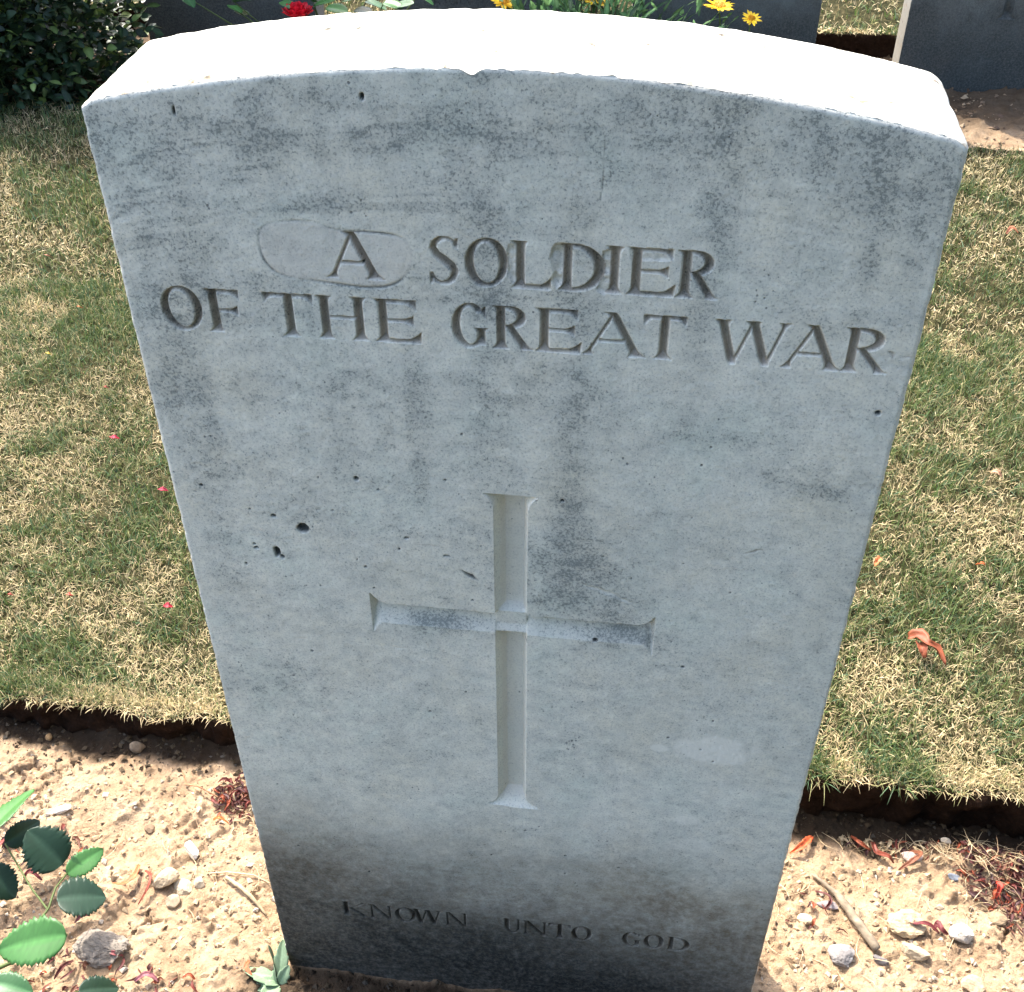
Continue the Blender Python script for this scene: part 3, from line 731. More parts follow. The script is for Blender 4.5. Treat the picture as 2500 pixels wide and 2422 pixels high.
crumbs(9000, -2.0, 1.6, 1.66, 2.30, 71, .002, .009, 'gravel', 'crumbly earth of the rear bed', .012, [(.30, .21, .13), (.22, .15, .095), (.34, .25, .16), (.12, .08, .055)])

# curled dried petals and leaves
def strip(pts, widths, col, fold=.35, noise=.15, seed=0, nseg=16, zlift=0., mat='petal', name='petal', parent=None, colvar=.12, thick=0):
    """a curled ribbon along 3D points, cupped across"""
    rg = np.random.default_rng(seed)
    pts = np.array(pts, float); t = np.linspace(0, len(pts)-1, nseg); i = np.clip(t.astype(int), 0, len(pts)-2); f = (t-i)[:, None]
    def cr(i, f):
        p0 = pts[np.clip(i-1, 0, len(pts)-1)]; p1 = pts[i]; p2 = pts[i+1]; p3 = pts[np.clip(i+2, 0, len(pts)-1)]
        return .5*((2*p1)+(-p0+p2)*f+(2*p0-5*p1+4*p2-p3)*f**2+(-p0+3*p1-3*p2+p3)*f**3)
    C = cr(i, f)
    T = np.gradient(C, axis=0); T /= np.linalg.norm(T, axis=1)[:, None]+1e-9
    up = np.array([0, 0, 1.]); S = np.cross(T, up); S /= np.linalg.norm(S, axis=1)[:, None]+1e-9
    N = np.cross(S, T)
    wd = np.interp(np.linspace(0, 1, nseg), np.linspace(0, 1, len(widths)), widths)
    tw = fold*np.sin(np.linspace(0, 3.5, nseg)+rg.uniform(0, 6))
    m = 7; s = np.linspace(-1, 1, m)
    V = np.zeros((nseg, m, 3))
    for k in range(m):
        a = s[k]*1.1
        off = S*(np.sin(a)/np.sin(1.1))[..., None]*wd[:, None]*.5 if False else S*(s[k]*wd*.5*np.cos(tw))[:, None]+N*(s[k]*wd*.5*np.sin(tw)+fold*wd*(s[k]**2)*.6)[:, None]
        V[:, k] = C+off+rg.normal(size=(nseg, 3))*noise*wd[:, None]*.12
    V[..., 2] += zlift
    col = np.array(col); CC = np.clip(col*(1+colvar*rg.normal(size=(nseg, m, 1)))*(.8+.4*rg.random((nseg, 1, 1))), 0, 1)
    return V.reshape(-1, 3), grid_faces(nseg, m), CC.reshape(-1, 3)
RED = (.62, .06, .02); ORG = (.85, .20, .05); DRK = (.16, .035, .03); BRN = (.30, .085, .035)
GP = 'fallen curled petals and leaves'
def petal(pix, widths, col, label, z=.004, lawn_=False, seed=1, fold=.5, rise=.005, name='petal', cat='petal'):
    pts = []
    for k, q in enumerate(pix):
        p = at(q[0], q[1], GZ+.012 if lawn_ else 0.)
        hgt = (GZ+.014 if lawn_ else gz(p.x, p.y)+z)+rise*math.sin(math.pi*k/(len(pix)-1))
        pts.append((p.x, p.y, hgt))
    c = np.mean(np.array(pts), 0); pts = np.array(pts)-c
    V, F, C = strip(pts, [w_*.68 for w_ in widths], np.array(col)*.74, fold, .4, seed)
    o = npmesh(name, V, F, M['petal'], attrs={'col': C}, loc=c); sm = o.modifiers.new('t', 'SOLIDIFY'); sm.thickness = .0004
    return tag(o, label, cat, GP)
petal([(220, 1704), (243, 1712), (262, 1700), (273, 1672)], [.002, .007, .0095, .004], (.95, .24, .09), 'bright orange curled petal on the soil by the rose leaves', seed=3)
petal([(270, 1746), (290, 1722), (297, 1700), (283, 1680)], [.001, .004, .005, .002], (.42, .10, .06), 'thin dark red curled petal just right of the bright orange one', seed=4)
petal([(412, 1580), (425, 1582), (440, 1585)], [.003, .006, .002], (.70, .24, .06), 'small amber leaf fragment on the soil near the headstone left edge', seed=5)
petal([(1512, 1632), (1532, 1624), (1545, 1612), (1556, 1598)], [.002, .009, .010, .003], (.98, .22, .08), 'vivid orange red petal touching the right edge of the headstone', seed=6)
petal([(1631, 1593), (1648, 1614), (1668, 1620)], [.003, .006, .004], (.42, .11, .05), 'orange curled leaf under the bank, upper piece of the long curl', seed=7)
petal([(1672, 1605), (1680, 1625), (1700, 1640), (1712, 1646)], [.006, .008, .005, .002], (.30, .07, .04), 'dark orange curled leaf continuing right of the long curl', seed=8)
petal([(1722, 1660), (1745, 1650), (1760, 1640), (1742, 1625)], [.002, .007, .006, .003], (.33, .12, .06), 'brown orange hooked leaf beside the pale pinkish stone', seed=9)
petal([(1562, 1702), (1583, 1712), (1590, 1726), (1580, 1738)], [.002, .004, .006, .002], DRK, 'dark maroon curl left of the thick twig end', seed=10)
petal([(1728, 1755), (1748, 1768), (1775, 1770), (1800, 1782)], [.002, .006, .006, .002], (.26, .06, .06), 'maroon twisted leaf between the clod and the white rounded stone', seed=11)
petal([(1790, 1775), (1795, 1765), (1802, 1778), (1815, 1785)], [.003, .007, .007, .003], (.22, .05, .05), 'small dark red crumpled leaf left of the white rounded stone', seed=12)
petal([(1905, 1690), (1912, 1700), (1908, 1715)], [.003, .009, .003], (.75, .10, .06), 'scarlet leaf tip in the right hand litter', seed=13)
petal([(0, 1655), (15, 1645), (24, 1625)], [.004, .009, .004], (.50, .12, .10), 'crimson shrivelled petal at the left border under the rose leaves', seed=14)
petal([(55, 1700), (70, 1692), (88, 1702)], [.002, .006, .003], (.26, .06, .06), 'maroon petal scrap between the rose leaves', seed=15)
petal([(110, 1885), (130, 1870), (148, 1855)], [.002, .006, .003], (.20, .06, .05), 'dark reddish curl below the large rough stone', seed=16)
petal([(265, 1895), (290, 1885), (310, 1893)], [.003, .008, .004], (.42, .16, .18), 'pinkish dried petal at the bottom left edge', seed=17)
petal([(150, 1780), (165, 1772), (178, 1766)], [.002, .006, .003], (.26, .07, .08), 'wine red petal scrap above the large rough stone', seed=18)
petal([(210, 1838), (225, 1845), (240, 1842)], [.002, .006, .002], (.45, .14, .14), 'rosy petal scrap touching the large rough stone', seed=19)
petal([(480, 1852), (476, 1868), (486, 1884)], [.003, .006, .003], (.85, .22, .10), 'orange petal under the pale green seedling', seed=20)
# on the lawn
petal([(1738, 1222), (1756, 1228), (1770, 1245), (1790, 1252), (1808, 1275)], [.010, .019, .013, .019, .005], (.36, .10, .04), 'large orange brown curled leaf lying on the grass right of the headstone', lawn_=True, seed=21, rise=.008, name='dry_leaf', cat='leaf')
petal([(1757, 1232), (1762, 1250), (1768, 1262)], [.008, .015, .005], (.33, .09, .04), 'small torn lobe folded under the large curled leaf', lawn_=True, seed=22, name='dry_leaf', cat='leaf')
petal([(1925, 450), (1935, 445), (1948, 449)], [.004, .012, .004], (.62, .24, .12), 'brown leaf on the grass near the right border, high up', lawn_=True, seed=23, name='dry_leaf', cat='leaf')
petal([(1674, 1086), (1680, 1080), (1684, 1070)], [.004, .010, .003], (.95, .32, .12), 'orange petal on the grass close to the headstone right edge', lawn_=True, seed=24)
petal([(1868, 1084), (1876, 1088), (1884, 1084)], [.003, .008, .003], (.85, .25, .08), 'orange petal on the grass well right of the headstone', lawn_=True, seed=25)
petal([(1895, 908), (1905, 912), (1916, 916)], [.003, .008, .003], (.90, .50, .30), 'pale peach petal on the grass by the right border', lawn_=True, seed=26)
for i, (x, y, c, lab) in enumerate(((220, 841, (.60, .03, .07), 'red rose petal on the grass, uppermost of those left of the headstone'),
                              (313, 941, (.55, .04, .08), 'red rose petal on the grass against the headstone left edge'),
                              (323, 1164, (.50, .02, .04), 'deep red rose petal on the grass above the straw edge'),
                              (135, 1142, (.75, .12, .08), 'small orange red petal in the middle of the left grass'),
                              (22, 1142, (.60, .12, .08), 'small reddish petal on the grass at the left border'),
                              (91, 492, (.85, .30, .22), 'tiny salmon petal high on the left grass'),
                              (153, 591, (.80, .25, .10), 'small orange petal on the left grass below the salmon one'),
                              (94, 680, (.85, .55, .08), 'small yellow petal on the left grass'),
                              (204, 745, (.35, .07, .04), 'brownish red petal on the grass, above the uppermost red one'))):
    s = 9 if i < 3 else 5
    petal([(x-s, y-2), (x, y+3), (x+s, y+1)], [.003, .010 if i < 3 else .006, .002], c, lab, lawn_=True, seed=60+i, rise=.004, fold=.3)

# litter: heaps of shrivelled leaf bits and straws
def litter(name, n, cx, cy, rx, ry, cols, seed, label, lmin=.004, lmax=.014, wmin=.001, wmax=.0045, zh=.006):
    rg = np.random.default_rng(seed); VV, FF, CC = [], [], []; k = 0
    for _ in range(n):
        a = rg.uniform(0, 6.28); r_ = rg.random()**.7
        x = cx+rx*r_*math.cos(a); y = min(cy+ry*r_*math.sin(a), .185)
        if abs(x) < .195 and -.005 < y < .08: continue
        L = rg.uniform(lmin, lmax); th = rg.uniform(0, 6.28); b = rg.normal()*.5
        z = gz(x, y)+rg.uniform(.0005, zh)*(1-r_*.6)
        pts = [(x-L/2*math.cos(th), y-L/2*math.sin(th), z), (x+L*.2*math.cos(th+b+1.5), y+L*.2*math.sin(th+b+1.5), z+rg.uniform(0, .004)), (x+L/2*math.cos(th), y+L/2*math.sin(th), z+rg.uniform(-.001, .003))]
        wd = rg.uniform(wmin, wmax)
        V, F, C = strip(pts, [wd*.3, wd, wd*.3], cols[rg.integers(len(cols))], .6, .4, int(rg.integers(1e6)), 6)
        VV.append(V); FF.append(F+k); CC.append(C); k += len(V)
    o = npmesh(name, np.concatenate(VV), np.concatenate(FF), M['petal'], attrs={'col': np.concatenate(CC)})
    tag(o, label, 'leaf litter', kind='stuff')
LC = [(.16, .035, .025), (.30, .07, .03), (.09, .035, .032), (.20, .085, .05), (.10, .03, .02), (.07, .03, .03), (.35, .26, .15), (.13, .04, .035)]
q = P(455, 1535); litter('leaf_litter', 130, q.x, q.y, .024, .026, LC, 81, 'small heap of rusty shrivelled leaves against the left edge of the headstone')
q = P(1905, 1640); litter('leaf_litter', 420, q.x+.015, q.y-.012, .050, .044, LC, 82, 'drift of dark red shrivelled leaves below the turf bank at right')
q = P(1770, 1600); litter('leaf_litter', 90, q.x, q.y-.012, .085, .016, LC+[(.5, .4, .25)]*3, 83, 'thin scatter of leaf scraps along the foot of the right bank')
q = P(1925, 1745); litter('leaf_litter', 60, q.x+.02, q.y, .02, .03, LC, 85, 'sparse maroon scraps at the right border of the bed')
q = P(70, 1640); litter('leaf_litter', 34, q.x, q.y, .055, .035, LC, 84, 'maroon leaf scraps under the rose leaves')
q = P(220, 1885); litter('leaf_litter', 45, q.x, q.y, .09, .022, LC, 86, 'leaf scraps along the bottom left of the bed')
q = P(1560, 1740); litter('leaf_litter', 14, q.x, q.y, .03, .03, LC, 87, 'few maroon scraps left of the twig')
SC = [(.60, .47, .28), (.50, .38, .22), (.66, .55, .36), (.35, .24, .14)]
q = P(1790, 1612); litter('dry_straw', 110, q.x, q.y-.008, .11, .016, SC, 91, 'dead grass clippings along the foot of the right bank', .010, .030, .0005, .0009, .005)
q = P(1900, 1665); litter('dry_straw', 60, q.x, q.y, .05, .04, SC, 92, 'dead grass stalks lying over the dark red leaf drift', .015, .045, .0005, .0009, .014)
q = P(1700, 1760); litter('dry_straw', 40, q.x, q.y, .14, .07, SC, 93, 'few loose straws on the right part of the bed', .012, .035, .0005, .0008, .004)
q = P(430, 1620); litter('dry_straw', 36, q.x, q.y, .05, .07, SC, 94, 'few loose straws left of the headstone foot', .012, .040, .0005, .0009, .005)
q = P(200, 1700); litter('dry_straw', 24, q.x, q.y, .12, .08, SC, 95, 'few loose straws among the stones on the left', .010, .030, .0005, .0008, .004)

def tube(pts, rad, col, mat, name, parent=None, seed=0, nseg=24, m=8, knob=.1, loc=None):
    rg = np.random.default_rng(seed); pts = np.array(pts, float)
    t = np.linspace(0, len(pts)-1, nseg); i = np.clip(t.astype(int), 0, len(pts)-2); f = (t-i)[:, None]
    C = pts[i]*(1-f)+pts[i+1]*f
    T = np.gradient(C, axis=0); T /= np.linalg.norm(T, axis=1)[:, None]
    ref = np.array([.13, .2, 1.]); S = np.cross(T, ref); S /= np.linalg.norm(S, axis=1)[:, None]; N = np.cross(S, T)
    rd = np.interp(np.linspace(0, 1, nseg), np.linspace(0, 1, len(rad)), rad)
    a = np.linspace(0, 2*np.pi, m, endpoint=False)
    V = C[:, None]+(S[:, None]*np.cos(a)[None, :, None]+N[:, None]*np.sin(a)[None, :, None])*(rd[:, None]*(1+knob*rg.normal(size=(nseg, m))))[..., None]
    V = np.concatenate([V.reshape(-1, 3), C[:1], C[-1:]])
    j = np.arange(m); F = []
    for k in range(nseg-1): F.append(np.stack([k*m+j, k*m+(j+1) % m, (k+1)*m+(j+1) % m, (k+1)*m+j], -1))
    F4 = np.concatenate(F); n0 = nseg*m
    F3 = np.concatenate([np.stack([np.full(m, n0), (j+1) % m, j], -1), np.stack([np.full(m, n0+1), (nseg-1)*m+j, (nseg-1)*m+(j+1) % m], -1)])
    C_ = np.clip(np.array(col)*(1+.12*rg.normal(size=(len(V), 1))), 0, 1)
    return npmesh(name, V, [F4, F3], M[mat], parent, attrs={'col': C_}, loc=loc)
def gp(x, y, dz=.0): q = P(x, y); return (q.x, q.y, gz(q.x, q.y)+dz)
TG = 'dry twigs on the bed'
o = tube([gp(1556, 1671, .003), gp(1583, 1690, .005), gp(1608, 1712, .006), gp(1622, 1735, .007), gp(1650, 1775, .007), gp(1681, 1812, .004)],
         [.0014, .0019, .0022, .0036, .0038, .0040, .0040, .0036], (.27, .215, .15), 'twig', 'twig', seed=3)
tag(o, 'bent grey brown twig, thick at its lower end, on the soil right of the headstone', 'twig', TG)
o = tube([gp(436, 1692, .004), gp(462, 1712, .005), gp(486, 1732, .004), gp(512, 1757, .002)], [.0018, .0020, .0016, .0008], (.40, .31, .19), 'twig', 'twig', seed=4)
tag(o, 'thin straw coloured stick on the soil left of the headstone', 'twig', TG)
o = tube([gp(398, 1685, .003), gp(440, 1682, .003), gp(490, 1690, .003), gp(520, 1702, .002)], [.0006, .0007, .0006, .0004], (.58, .46, .28), 'twig', 'twig', seed=5)
tag(o, 'hair thin straw above the straw coloured stick', 'twig', TG)
o = tube([gp(352, 1484, .003), gp(358, 1510, .004), gp(385, 1525, .004), gp(425, 1536, .003)], [.0006, .0007, .0008, .0006], (.42, .22, .12), 'twig', 'twig', seed=6)
tag(o, 'reddish hair thin stalk curving towards the rusty leaf heap', 'twig', TG)

# ------------------------------------------------------------------ rose leaves
def leaf_mesh(L, Wd, col, seed, teeth=11, cup=.25, droop=.35, wav=.06, n=34, m=9):
    """serrated leaflet along +x in its own frame, midrib at y=0"""
    rg = np.random.default_rng(seed)
    t = np.linspace(0, 1, n)
    prof = t**.52*(1-t)**.72/.42
    saw = 1+.13*(((t*teeth) % 1.)-.5)*2*smoothstep(.08, .25, t)*smoothstep(1.0, .9, t)
    hw = Wd/2*prof*saw
    s = np.linspace(-1, 1, m)
    T, S = np.meshgrid(t, s, indexing='ij')
    y = S*hw[:, None]
    vein = np.sin((T*9-np.abs(S)*1.6)*2*np.pi)*.0022*L*(np.abs(S) > .05)
    z = cup*np.abs(y)*(1-.4*np.abs(S))-droop*L*(T**2)*.5+wav*L*np.sin(T*7+seed)*S*.25+vein*.5
    V = np.stack([T*L, y, z], -1).reshape(-1, 3)
    C = np.array(col)[None, None]*(1+.05*rg.normal(size=T.shape+(1,)))
    C = np.where((np.abs(S) < .12)[..., None], C*1.45+.01, C)
    C = C*(1+.05*np.cos((T*9-np.abs(S)*1.6)*2*np.pi))[..., None]
    return V, grid_faces(n, m), np.clip(C, 0, 1).reshape(-1, 3)
def orient(base, tip, roll=0., up=(0, 0, 1)):
    x = np.array(tip, float)-np.array(base, float); L = np.linalg.norm(x); x /= L
    y = np.cross(np.array(up, float), x); y /= np.linalg.norm(y); z = np.cross(x, y)
    c, s = math.cos(roll), math.sin(roll); y2 = y*c+z*s; z2 = -y*s+z*c
    return np.stack([x, y2, z2], 1), L
def add_leaf(parent, org, base, tip, Wd, col, seed, roll=0., mat='leaf', droop=.25, teeth=11, cup=.25, name='leaf', label=None):
    Rm, L = orient(base, tip, roll)
    V, F, C = leaf_mesh(L, Wd, col, seed, teeth, cup, droop)
    V = V@Rm.T+np.array(base)-np.array(org)
    o = npmesh(name, V, F, M[mat], parent, attrs={'col': C})
    sm = o.modifiers.new('t', 'SOLIDIFY'); sm.thickness = .00035
    if label: o['label'] = label
    return o
DG = (.015, .042, .020); LG = (.05, .155, .035); MG = (.04, .12, .04)
def rose():
    b = Vector((-.60, -.20, -.005))
    root = empty('rose_plant', b); tag(root, 'glossy serrated rose leaves on thin stems leaning in over the soil at the bottom left', 'plant')
    def q(x, y, z): return tuple(at(x, y, z))
    def st(pts, rad, seed): tube([np.array(p)-np.array(b) for p in pts], rad, (.12, .16, .05), 'matleaf', 'stem', root, seed, 20, 7, .04)
    hub = q(92, 1742, .060)
    st([tuple(b), (-.60, -.10, .03), q(40, 1850, .050), q(70, 1765, .062), hub, q(106, 1700, .060), q(128, 1672, .055)], [.003, .0022, .0015, .001, .0009, .0008], 1)
    L_ = [((128, 1674), (200, 1622), .055, .050, .028, LG, 1, .5), ((120, 1655), (52, 1590), .058, .085, .055, DG, 2, -.35), ((108, 1722), (205, 1712), .060, .045, .052, DG, 3, .10),
          ((128, 1790), (-12, 1818), .080, .070, .050, LG, 4, -.35), ((10, 1615), (78, 1572), .060, .060, .030, DG, 5, .9),
          ((-30, 1600), (58, 1500), .085, .080, .040, LG, 6, -.4), ((-25, 1660), (28, 1720), .05, .03, .040, DG, 7, .3), ((-15, 1880), (60, 1898), .06, .06, .03, MG, 9, .2),
          ((150, 1899), (230, 1888), .05, .035, .03, DG, 10, .2), ]
    for (b0, t0, z0, z1, wd, c, s, r_) in L_:
        add_leaf(root, b, q(*b0, z0), q(*t0, z1), wd*.70, c, s, r_, teeth=13, droop=.22)
    # stems that carry the leaves at the border
    st([tuple(b), (-.66, -.02, .09), q(-30, 1600, .085)], [.003, .002, .0012], 2)
    st([tuple(b), (-.64, -.05, .06), q(-25, 1660, .05)], [.0025, .0015, .001], 3)
    st([hub, q(60, 1700, .058), q(10, 1615, .060)], [.0009, .0008, .0007], 4)
    st([tuple(b), (-.5, -.14, .05), q(150, 1899, .05)], [.0025, .0015, .001], 5)
    st([q(70, 1765, .068), q(100, 1768, .072), q(128, 1790, .080)], [.0009, .0009, .0008], 6)
rose()

# low pale seedling at the left foot of the stone
def seedling():
    b = at(536, 1890, 0.); b.z = gz(b.x, b.y)
    root = empty('seedling', b); tag(root, 'small pale green seedling growing at the left foot of the pale headstone', 'plant')
    PG = (.30, .42, .26)
    for (x, y, z, wd, c, s, r_) in ((541, 1800, .032, .012, PG, 1, .2), (468, 1850, .016, .016, (.26, .38, .23), 2, .4), (484, 1885, .010, .015, PG, 3, -.3), (521, 1808, .028, .007, (.10, .13, .08), 4, 1.2),
                                (500, 1905, .012, .014, PG, 5, -.2), (552, 1850, .02, .010, PG, 6, .6)):
        add_leaf(root, b, tuple(b), tuple(at(x, y, z)), wd, c, s, r_, 'matleaf', .2, 3, .35)
seedling()

# planting close in front of the stone, in its shadow
def leafy(name, cx, cy, rad, hgt, n, Lr, col, seed, label, cat='plant', group=None, mat='leaf', zb=0., teeth=6, asp=.5, upbias=.3, shell=.0, stems=9, ey=1., lump=.25, asone=False, colfn=None):
    rg = np.random.default_rng(seed); root = empty(name, (cx, cy, zb)); tag(root, label, cat, group)
    VV, FF, CC = [], [], []; k = 0
    ph = rg.uniform(0, 6.28, 4)
    for i in range(n):
        v = rg.normal(size=3); v[2] = abs(v[2])*1.0; v /= np.linalg.norm(v)
        az = math.atan2(v[1], v[0])
        rr_ = (shell+(1-shell)*rg.random()**.5)*(1+lump*math.sin(3*az+ph[0]+4*v[2])+lump*.6*math.sin(7*az+ph[1]))
        c = np.array([v[0]*rad*rr_, v[1]*rad*rr_*ey, v[2]*hgt*rr_])
        d = v*np.array([1, 1, .6])+rg.normal(size=3)*.7+np.array([0, 0, upbias]); d /= np.linalg.norm(d)
        L = rg.uniform(*Lr)
        Rm, _ = orient((0, 0, 0), d*L, rg.uniform(-1, 1))
        V, F, C = leaf_mesh(L, L*asp*rg.uniform(.8, 1.2), np.array(col if colfn is None else colfn(rg))*rg.uniform(.6, 1.5), int(rg.integers(1e6)), teeth, .3, .3, .1, 8, 3)
        VV.append(V@Rm.T+c); FF.append(F+k); CC.append(C); k += len(V)
    npmesh('foliage', np.concatenate(VV), np.concatenate(FF), M[mat], root, attrs={'col': np.concatenate(CC)})
    for i in range(stems):
        v = rg.normal(size=3); v[2] = abs(v[2])+.6; v /= np.linalg.norm(v)
        tube([(0, 0, -.01), tuple(v*np.array([rad*.4, rad*.4*ey, hgt*.5])), tuple(v*np.array([rad*.85, rad*.85*ey, hgt*.85]))], [.004*rad/.15+.001, .002*rad/.15+.0008, .0008], (.10, .075, .045), 'twig', 'stem', root, i, 10, 6, .05)
    return root
leafy('bedding_plant', -.10, -.205, .10, .09, 420, (.025, .05), DG, 21, 'low dark green leafy plant in the shade right before the foot of the pale headstone')
leafy('bedding_plant', -.22, -.30, .13, .17, 560, (.03, .055), DG, 22, 'taller dark leafy plant in the shade before the left foot of the pale headstone')
leafy('bedding_plant', .06, -.22, .09, .08, 300, (.025, .045), DG, 23, 'small dark leafy plant in the shade before the right foot of the pale headstone')

leafy('bedding_plant', .42, -.24, .15, .11, 520, (.025, .045), DG, 24, 'added dark leafy plant, unseen, blocking bounced light right of the stone foot')  # two added clumps, out of view, that cut light bounced off the soil
leafy('bedding_plant', .72, -.18, .16, .12, 520, (.025, .045), DG, 25, 'added dark leafy plant, unseen, blocking bounced light farthest right in the front bed')

# ------------------------------------------------------------------ rear bed: bush, rose, yellow flowers
def bushcol(rg):
    return (.014, .034, .013) if rg.random() < .82 else (.10, .15, .04)
leafy('bush', -1.36, 1.79, .37, .58, 16000, (.015, .030), (.03, .07, .025), 31, 'big dense dark green bush filling the top left corner', 'bush', mat='leaf', asp=.55, stems=16, shell=.30, ey=.66, lump=.12, colfn=bushcol)
def rear_rose():
    b = Vector((-.60, 1.93, .01)); root = empty('rose_plant', b); tag(root, 'leggy rose with one red bloom standing before the left rear headstones', 'plant')
    rg = np.random.default_rng(5)
    def q(x, y, yy):    # a spot on an upright plane yy
        d = ray(x*1.27551, y*1.27551); k = (yy-CAM[1])/d[1]; return CAM+k*d
    fl = q(570, 22, 1.88)
    tube([(0, 0, 0), (.01, -.02, .12), tuple(fl-np.array(b)-np.array([0, 0, .012]))], [.004, .003, .002], (.08, .12, .04), 'matleaf', 'stem', root, 1, 14, 7, .05)
    # bloom: layered petals
    VV, FF, CC, k = [], [], [], 0
    for ring, (n, r_, h_) in enumerate(((5, .008, .020), (6, .014, .019), (7, .021, .014), (8, .026, .008))):
        for i in range(n):
            a = 2*math.pi*i/n+ring*.5
            V, F, C = leaf_mesh(.030, .028, (.62, .012, .03), ring*10+i, 0, .5, -.25, .15, 8, 5)
            lean = .15+.32*ring
            d = np.array([math.cos(a)*math.sin(lean), math.sin(a)*math.sin(lean), math.cos(lean)])
            Rm, _ = orient((0, 0, 0), d, 0., up=(-math.cos(a), -math.sin(a), .3))
            VV.append(V@Rm.T+np.array([math.cos(a), math.sin(a), 0])*r_*.35+np.array([0, 0, -.012])); FF.append(F+k); CC.append(C); k += len(V)
    o = npmesh('bloom', np.concatenate(VV)+fl-np.array(b), np.concatenate(FF), M['petal'], root, attrs={'col': np.concatenate(CC)})
    for i, (x, y, x2, y2, c) in enumerate(((540, 2, 560, 14, LG), (600, 12, 640, -6, LG), (625, 14, 665, 18, LG), (650, 6, 690, -10, LG), (440, 10, 462, 22, LG), (448, 4, 478, -4, MG), (700, 2, 740, 14, MG),
                                        (735, 4, 770, 12, LG), (755, 12, 790, 2, MG), (468, 30, 455, 16, (.3, .4, .3)), (350, -10, 372, 12, MG), (800, -8, 830, 6, MG), (600, 4, 585, -12, LG), (680, 18, 712, 22, DG))):
        yy = 1.90+.03*math.sin(i*2.3)
        p0 = q(x, y, yy); p1 = q(x2, y2, yy-.02)
        add_leaf(root, b, p0, p1, .030, c, 70+i, .3*math.sin(i), 'leaf', .2, 9)
        tube([(0, 0, .02), tuple((p0-np.array(b))*np.array([.5, .5, .45])), tuple(p0-np.array(b))], [.003, .002, .0012], (.10, .14, .05), 'matleaf', 'stem', root, i+40, 10, 6, .05)
rear_rose()
def daisy(root, b, c, rad, up, seed, cup=.2):
    rg = np.random.default_rng(seed); VV, FF, CC, k = [], [], [], 0
    up = np.array(up, float); up /= np.linalg.norm(up)
    t1 = np.cross(up, (1, 0, .1)); t1 /= np.linalg.norm(t1); t2 = np.cross(up, t1)
    for i in range(15):
        a = 2*math.pi*i/15+rg.normal()*.08
        d = t1*math.cos(a)+t2*math.sin(a)+up*cup*rg.uniform(.2, 1.4); d /= np.linalg.norm(d)
        V, F, C = leaf_mesh(rad*rg.uniform(.9, 1.1), rad*.36, np.array((.90, .50, .015))*rg.uniform(.85, 1.1), i, 0, .2, .1, .1, 8, 3)
        Rm, _ = orient((0, 0, 0), d, 0, up=up)
        VV.append(V@Rm.T); FF.append(F+k); CC.append(C); k += len(V)
    npmesh('petals', np.concatenate(VV)+c-np.array(b), np.concatenate(FF), M['petal'], root, attrs={'col': np.concatenate(CC)})
    n = 90; u = rg.random(n)**.5*rad*.36; a = rg.random(n)*6.28
    VV = []; FF = []
    for i in range(n):
        p = (t1*math.cos(a[i])+t2*math.sin(a[i]))*u[i]+up*(rad*.16-u[i]**2/rad*.6); s = rad*.05
        VV.append(p+np.array([t1*s, t2*s, -t1*s, -t2*s, up*s*2.2])); FF.append(np.array([[0, 1, 4], [1, 2, 4], [2, 3, 4], [3, 0, 4]])+i*5)
    VV = np.concatenate(VV)
    npmesh('flower_centre', VV+c-np.array(b), np.concatenate(FF), M['petal'], root, attrs={'col': np.tile(np.array((.85, .40, .01)), (len(VV), 1))})
def spot(x, y, yy):
    d = ray(x*1.27551, y*1.27551); k = (yy-CAM[1])/d[1]; return CAM+k*d
GF = 'yellow flowers of the rear bed'
leafy('flower_clump', -.075, 1.80, .22, .30, 2400, (.026, .055), (.10, .20, .075), 51, 'clump of narrow light green leaves between the two middle rear headstones', mat='matleaf', asp=.2, upbias=1.0, stems=30, ey=.5, teeth=0, colfn=lambda rg: (.12, .23, .09) if rg.random() < .7 else (.05, .10, .05))
for (x, y, yy, rad, gx, gy, lab, up) in ((965, 4, 1.82, .026, -.12, 1.85, 'yellow flower above the middle of the pale headstone, leftmost of the yellow ones', (.1, -.3, 1)),
                             (1130, 0, 1.80, .022, .0, 1.85, 'yellow flower half cut off by the top edge, inside the green clump', (.1, -.2, 1)),
                             (1150, 6, 1.84, .016, .02, 1.86, 'small yellow flower just right of the one cut off by the top edge', (.2, -.2, 1)),
                             (1377, 12, 1.80, .029, .19, 1.84, 'flat open yellow flower before a dark rear headstone', (.05, -.15, 1)),
                             (1438, 36, 1.78, .019, .22, 1.82, 'small ragged orange yellow flower, lowest and rightmost', (.2, -.5, 1))):
    b = Vector((gx, gy, .01)); root = empty('yellow_flower', b); tag(root, lab, 'flower', GF)
    c = spot(x, y, yy); daisy(root, b, c, rad, up, int(x))
    r_ = c-np.array(b)
    tube([(0, 0, 0), tuple(r_*np.array([.2, .3, .5])), tuple(r_*np.array([.8, .9, .85])), tuple(r_)], [.0022, .002, .0016, .0014], (.10, .15, .05), 'matleaf', 'stem', root, int(x), 14, 6, .03)

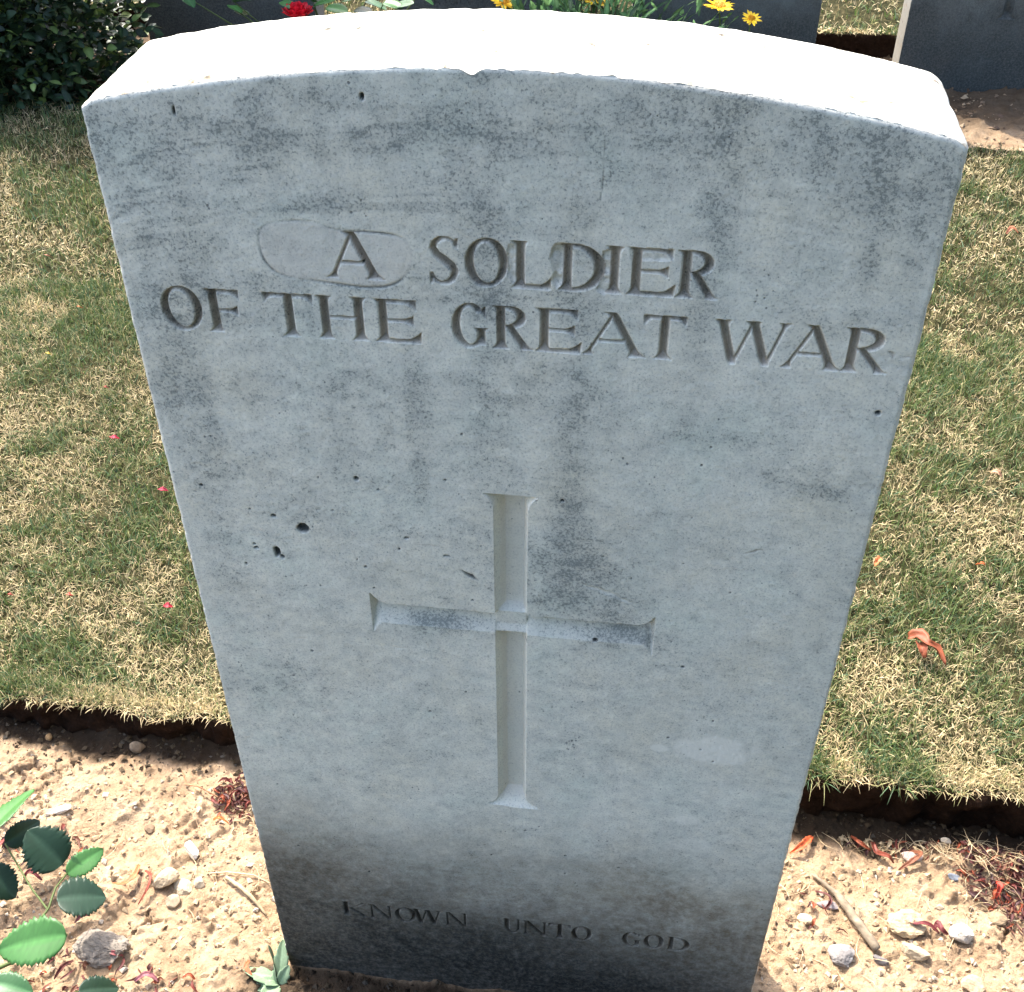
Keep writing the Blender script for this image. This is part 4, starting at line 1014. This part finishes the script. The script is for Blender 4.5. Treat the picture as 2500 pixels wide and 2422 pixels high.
# ------------------------------------------------------------------ made-up leafy blockers at right and behind the camera, unseen, shutting out sky light
def light_blocker(x0, x1, y0, y1, H, n, seed, label):
    rg = np.random.default_rng(seed); cx, cy = (x0+x1)/2, (y0+y1)/2; root = empty('light_blocker', (cx, cy, 0)); tag(root, label, 'light_blocker')
    for i in range(7):
        tube([(0, y0-cy+.2+i*(y1-y0-.4)/6, -.05), (.03, y0-cy+.22+i*(y1-y0-.4)/6, H*.5), (0, y0-cy+.2+i*(y1-y0-.4)/6, H*.9)], [.05, .04, .015], (.12, .10, .075), 'twig', 'blocker_trunk', root, i, 12, 8, .05)
    p = rg.random((n, 3)); ax = rg.integers(0, 5, n); dpt = rg.random(n)**2*.16
    X_ = x0+(x1-x0)*p[:, 0]; Y_ = y0+(y1-y0)*p[:, 1]; Z_ = H*p[:, 2]
    X_ = np.where(ax == 0, x0+dpt, np.where(ax == 1, x1-dpt, X_)); Y_ = np.where(ax == 2, y0+dpt, np.where(ax == 3, y1-dpt, Y_)); Z_ = np.where(ax == 4, H-dpt, Z_)
    c = np.stack([X_-cx, Y_-cy, Z_], -1)+.02*np.sin(np.stack([Y_*9, Z_*11, X_*8], -1))
    d1 = rg.normal(size=(n, 3)); d1 /= np.linalg.norm(d1, axis=1)[:, None]; d2 = np.cross(d1, rg.normal(size=(n, 3))); d2 /= np.linalg.norm(d2, axis=1)[:, None]
    L = rg.uniform(.018, .034, (n, 1))
    V = np.stack([c-d1*L, c-d2*L*.35, c+d1*L, c+d2*L*.35], 1)
    cc = np.array((.022, .05, .018))*rg.uniform(.6, 1.6, (n, 1))
    npmesh('foliage', V.reshape(-1, 3), np.arange(n*4).reshape(n, 4), M['matleaf'], root, attrs={'col': np.repeat(cc, 4, 0)})
light_blocker(1.10, 1.80, -3.0, .05, 2.4, 90000, 7, 'added leafy light screen, unseen, off to the right of the front bed')
light_blocker(-.9, 2.2, -3.9, -3.2, 3.0, 90000, 8, 'added leafy light screen, unseen, behind the camera')
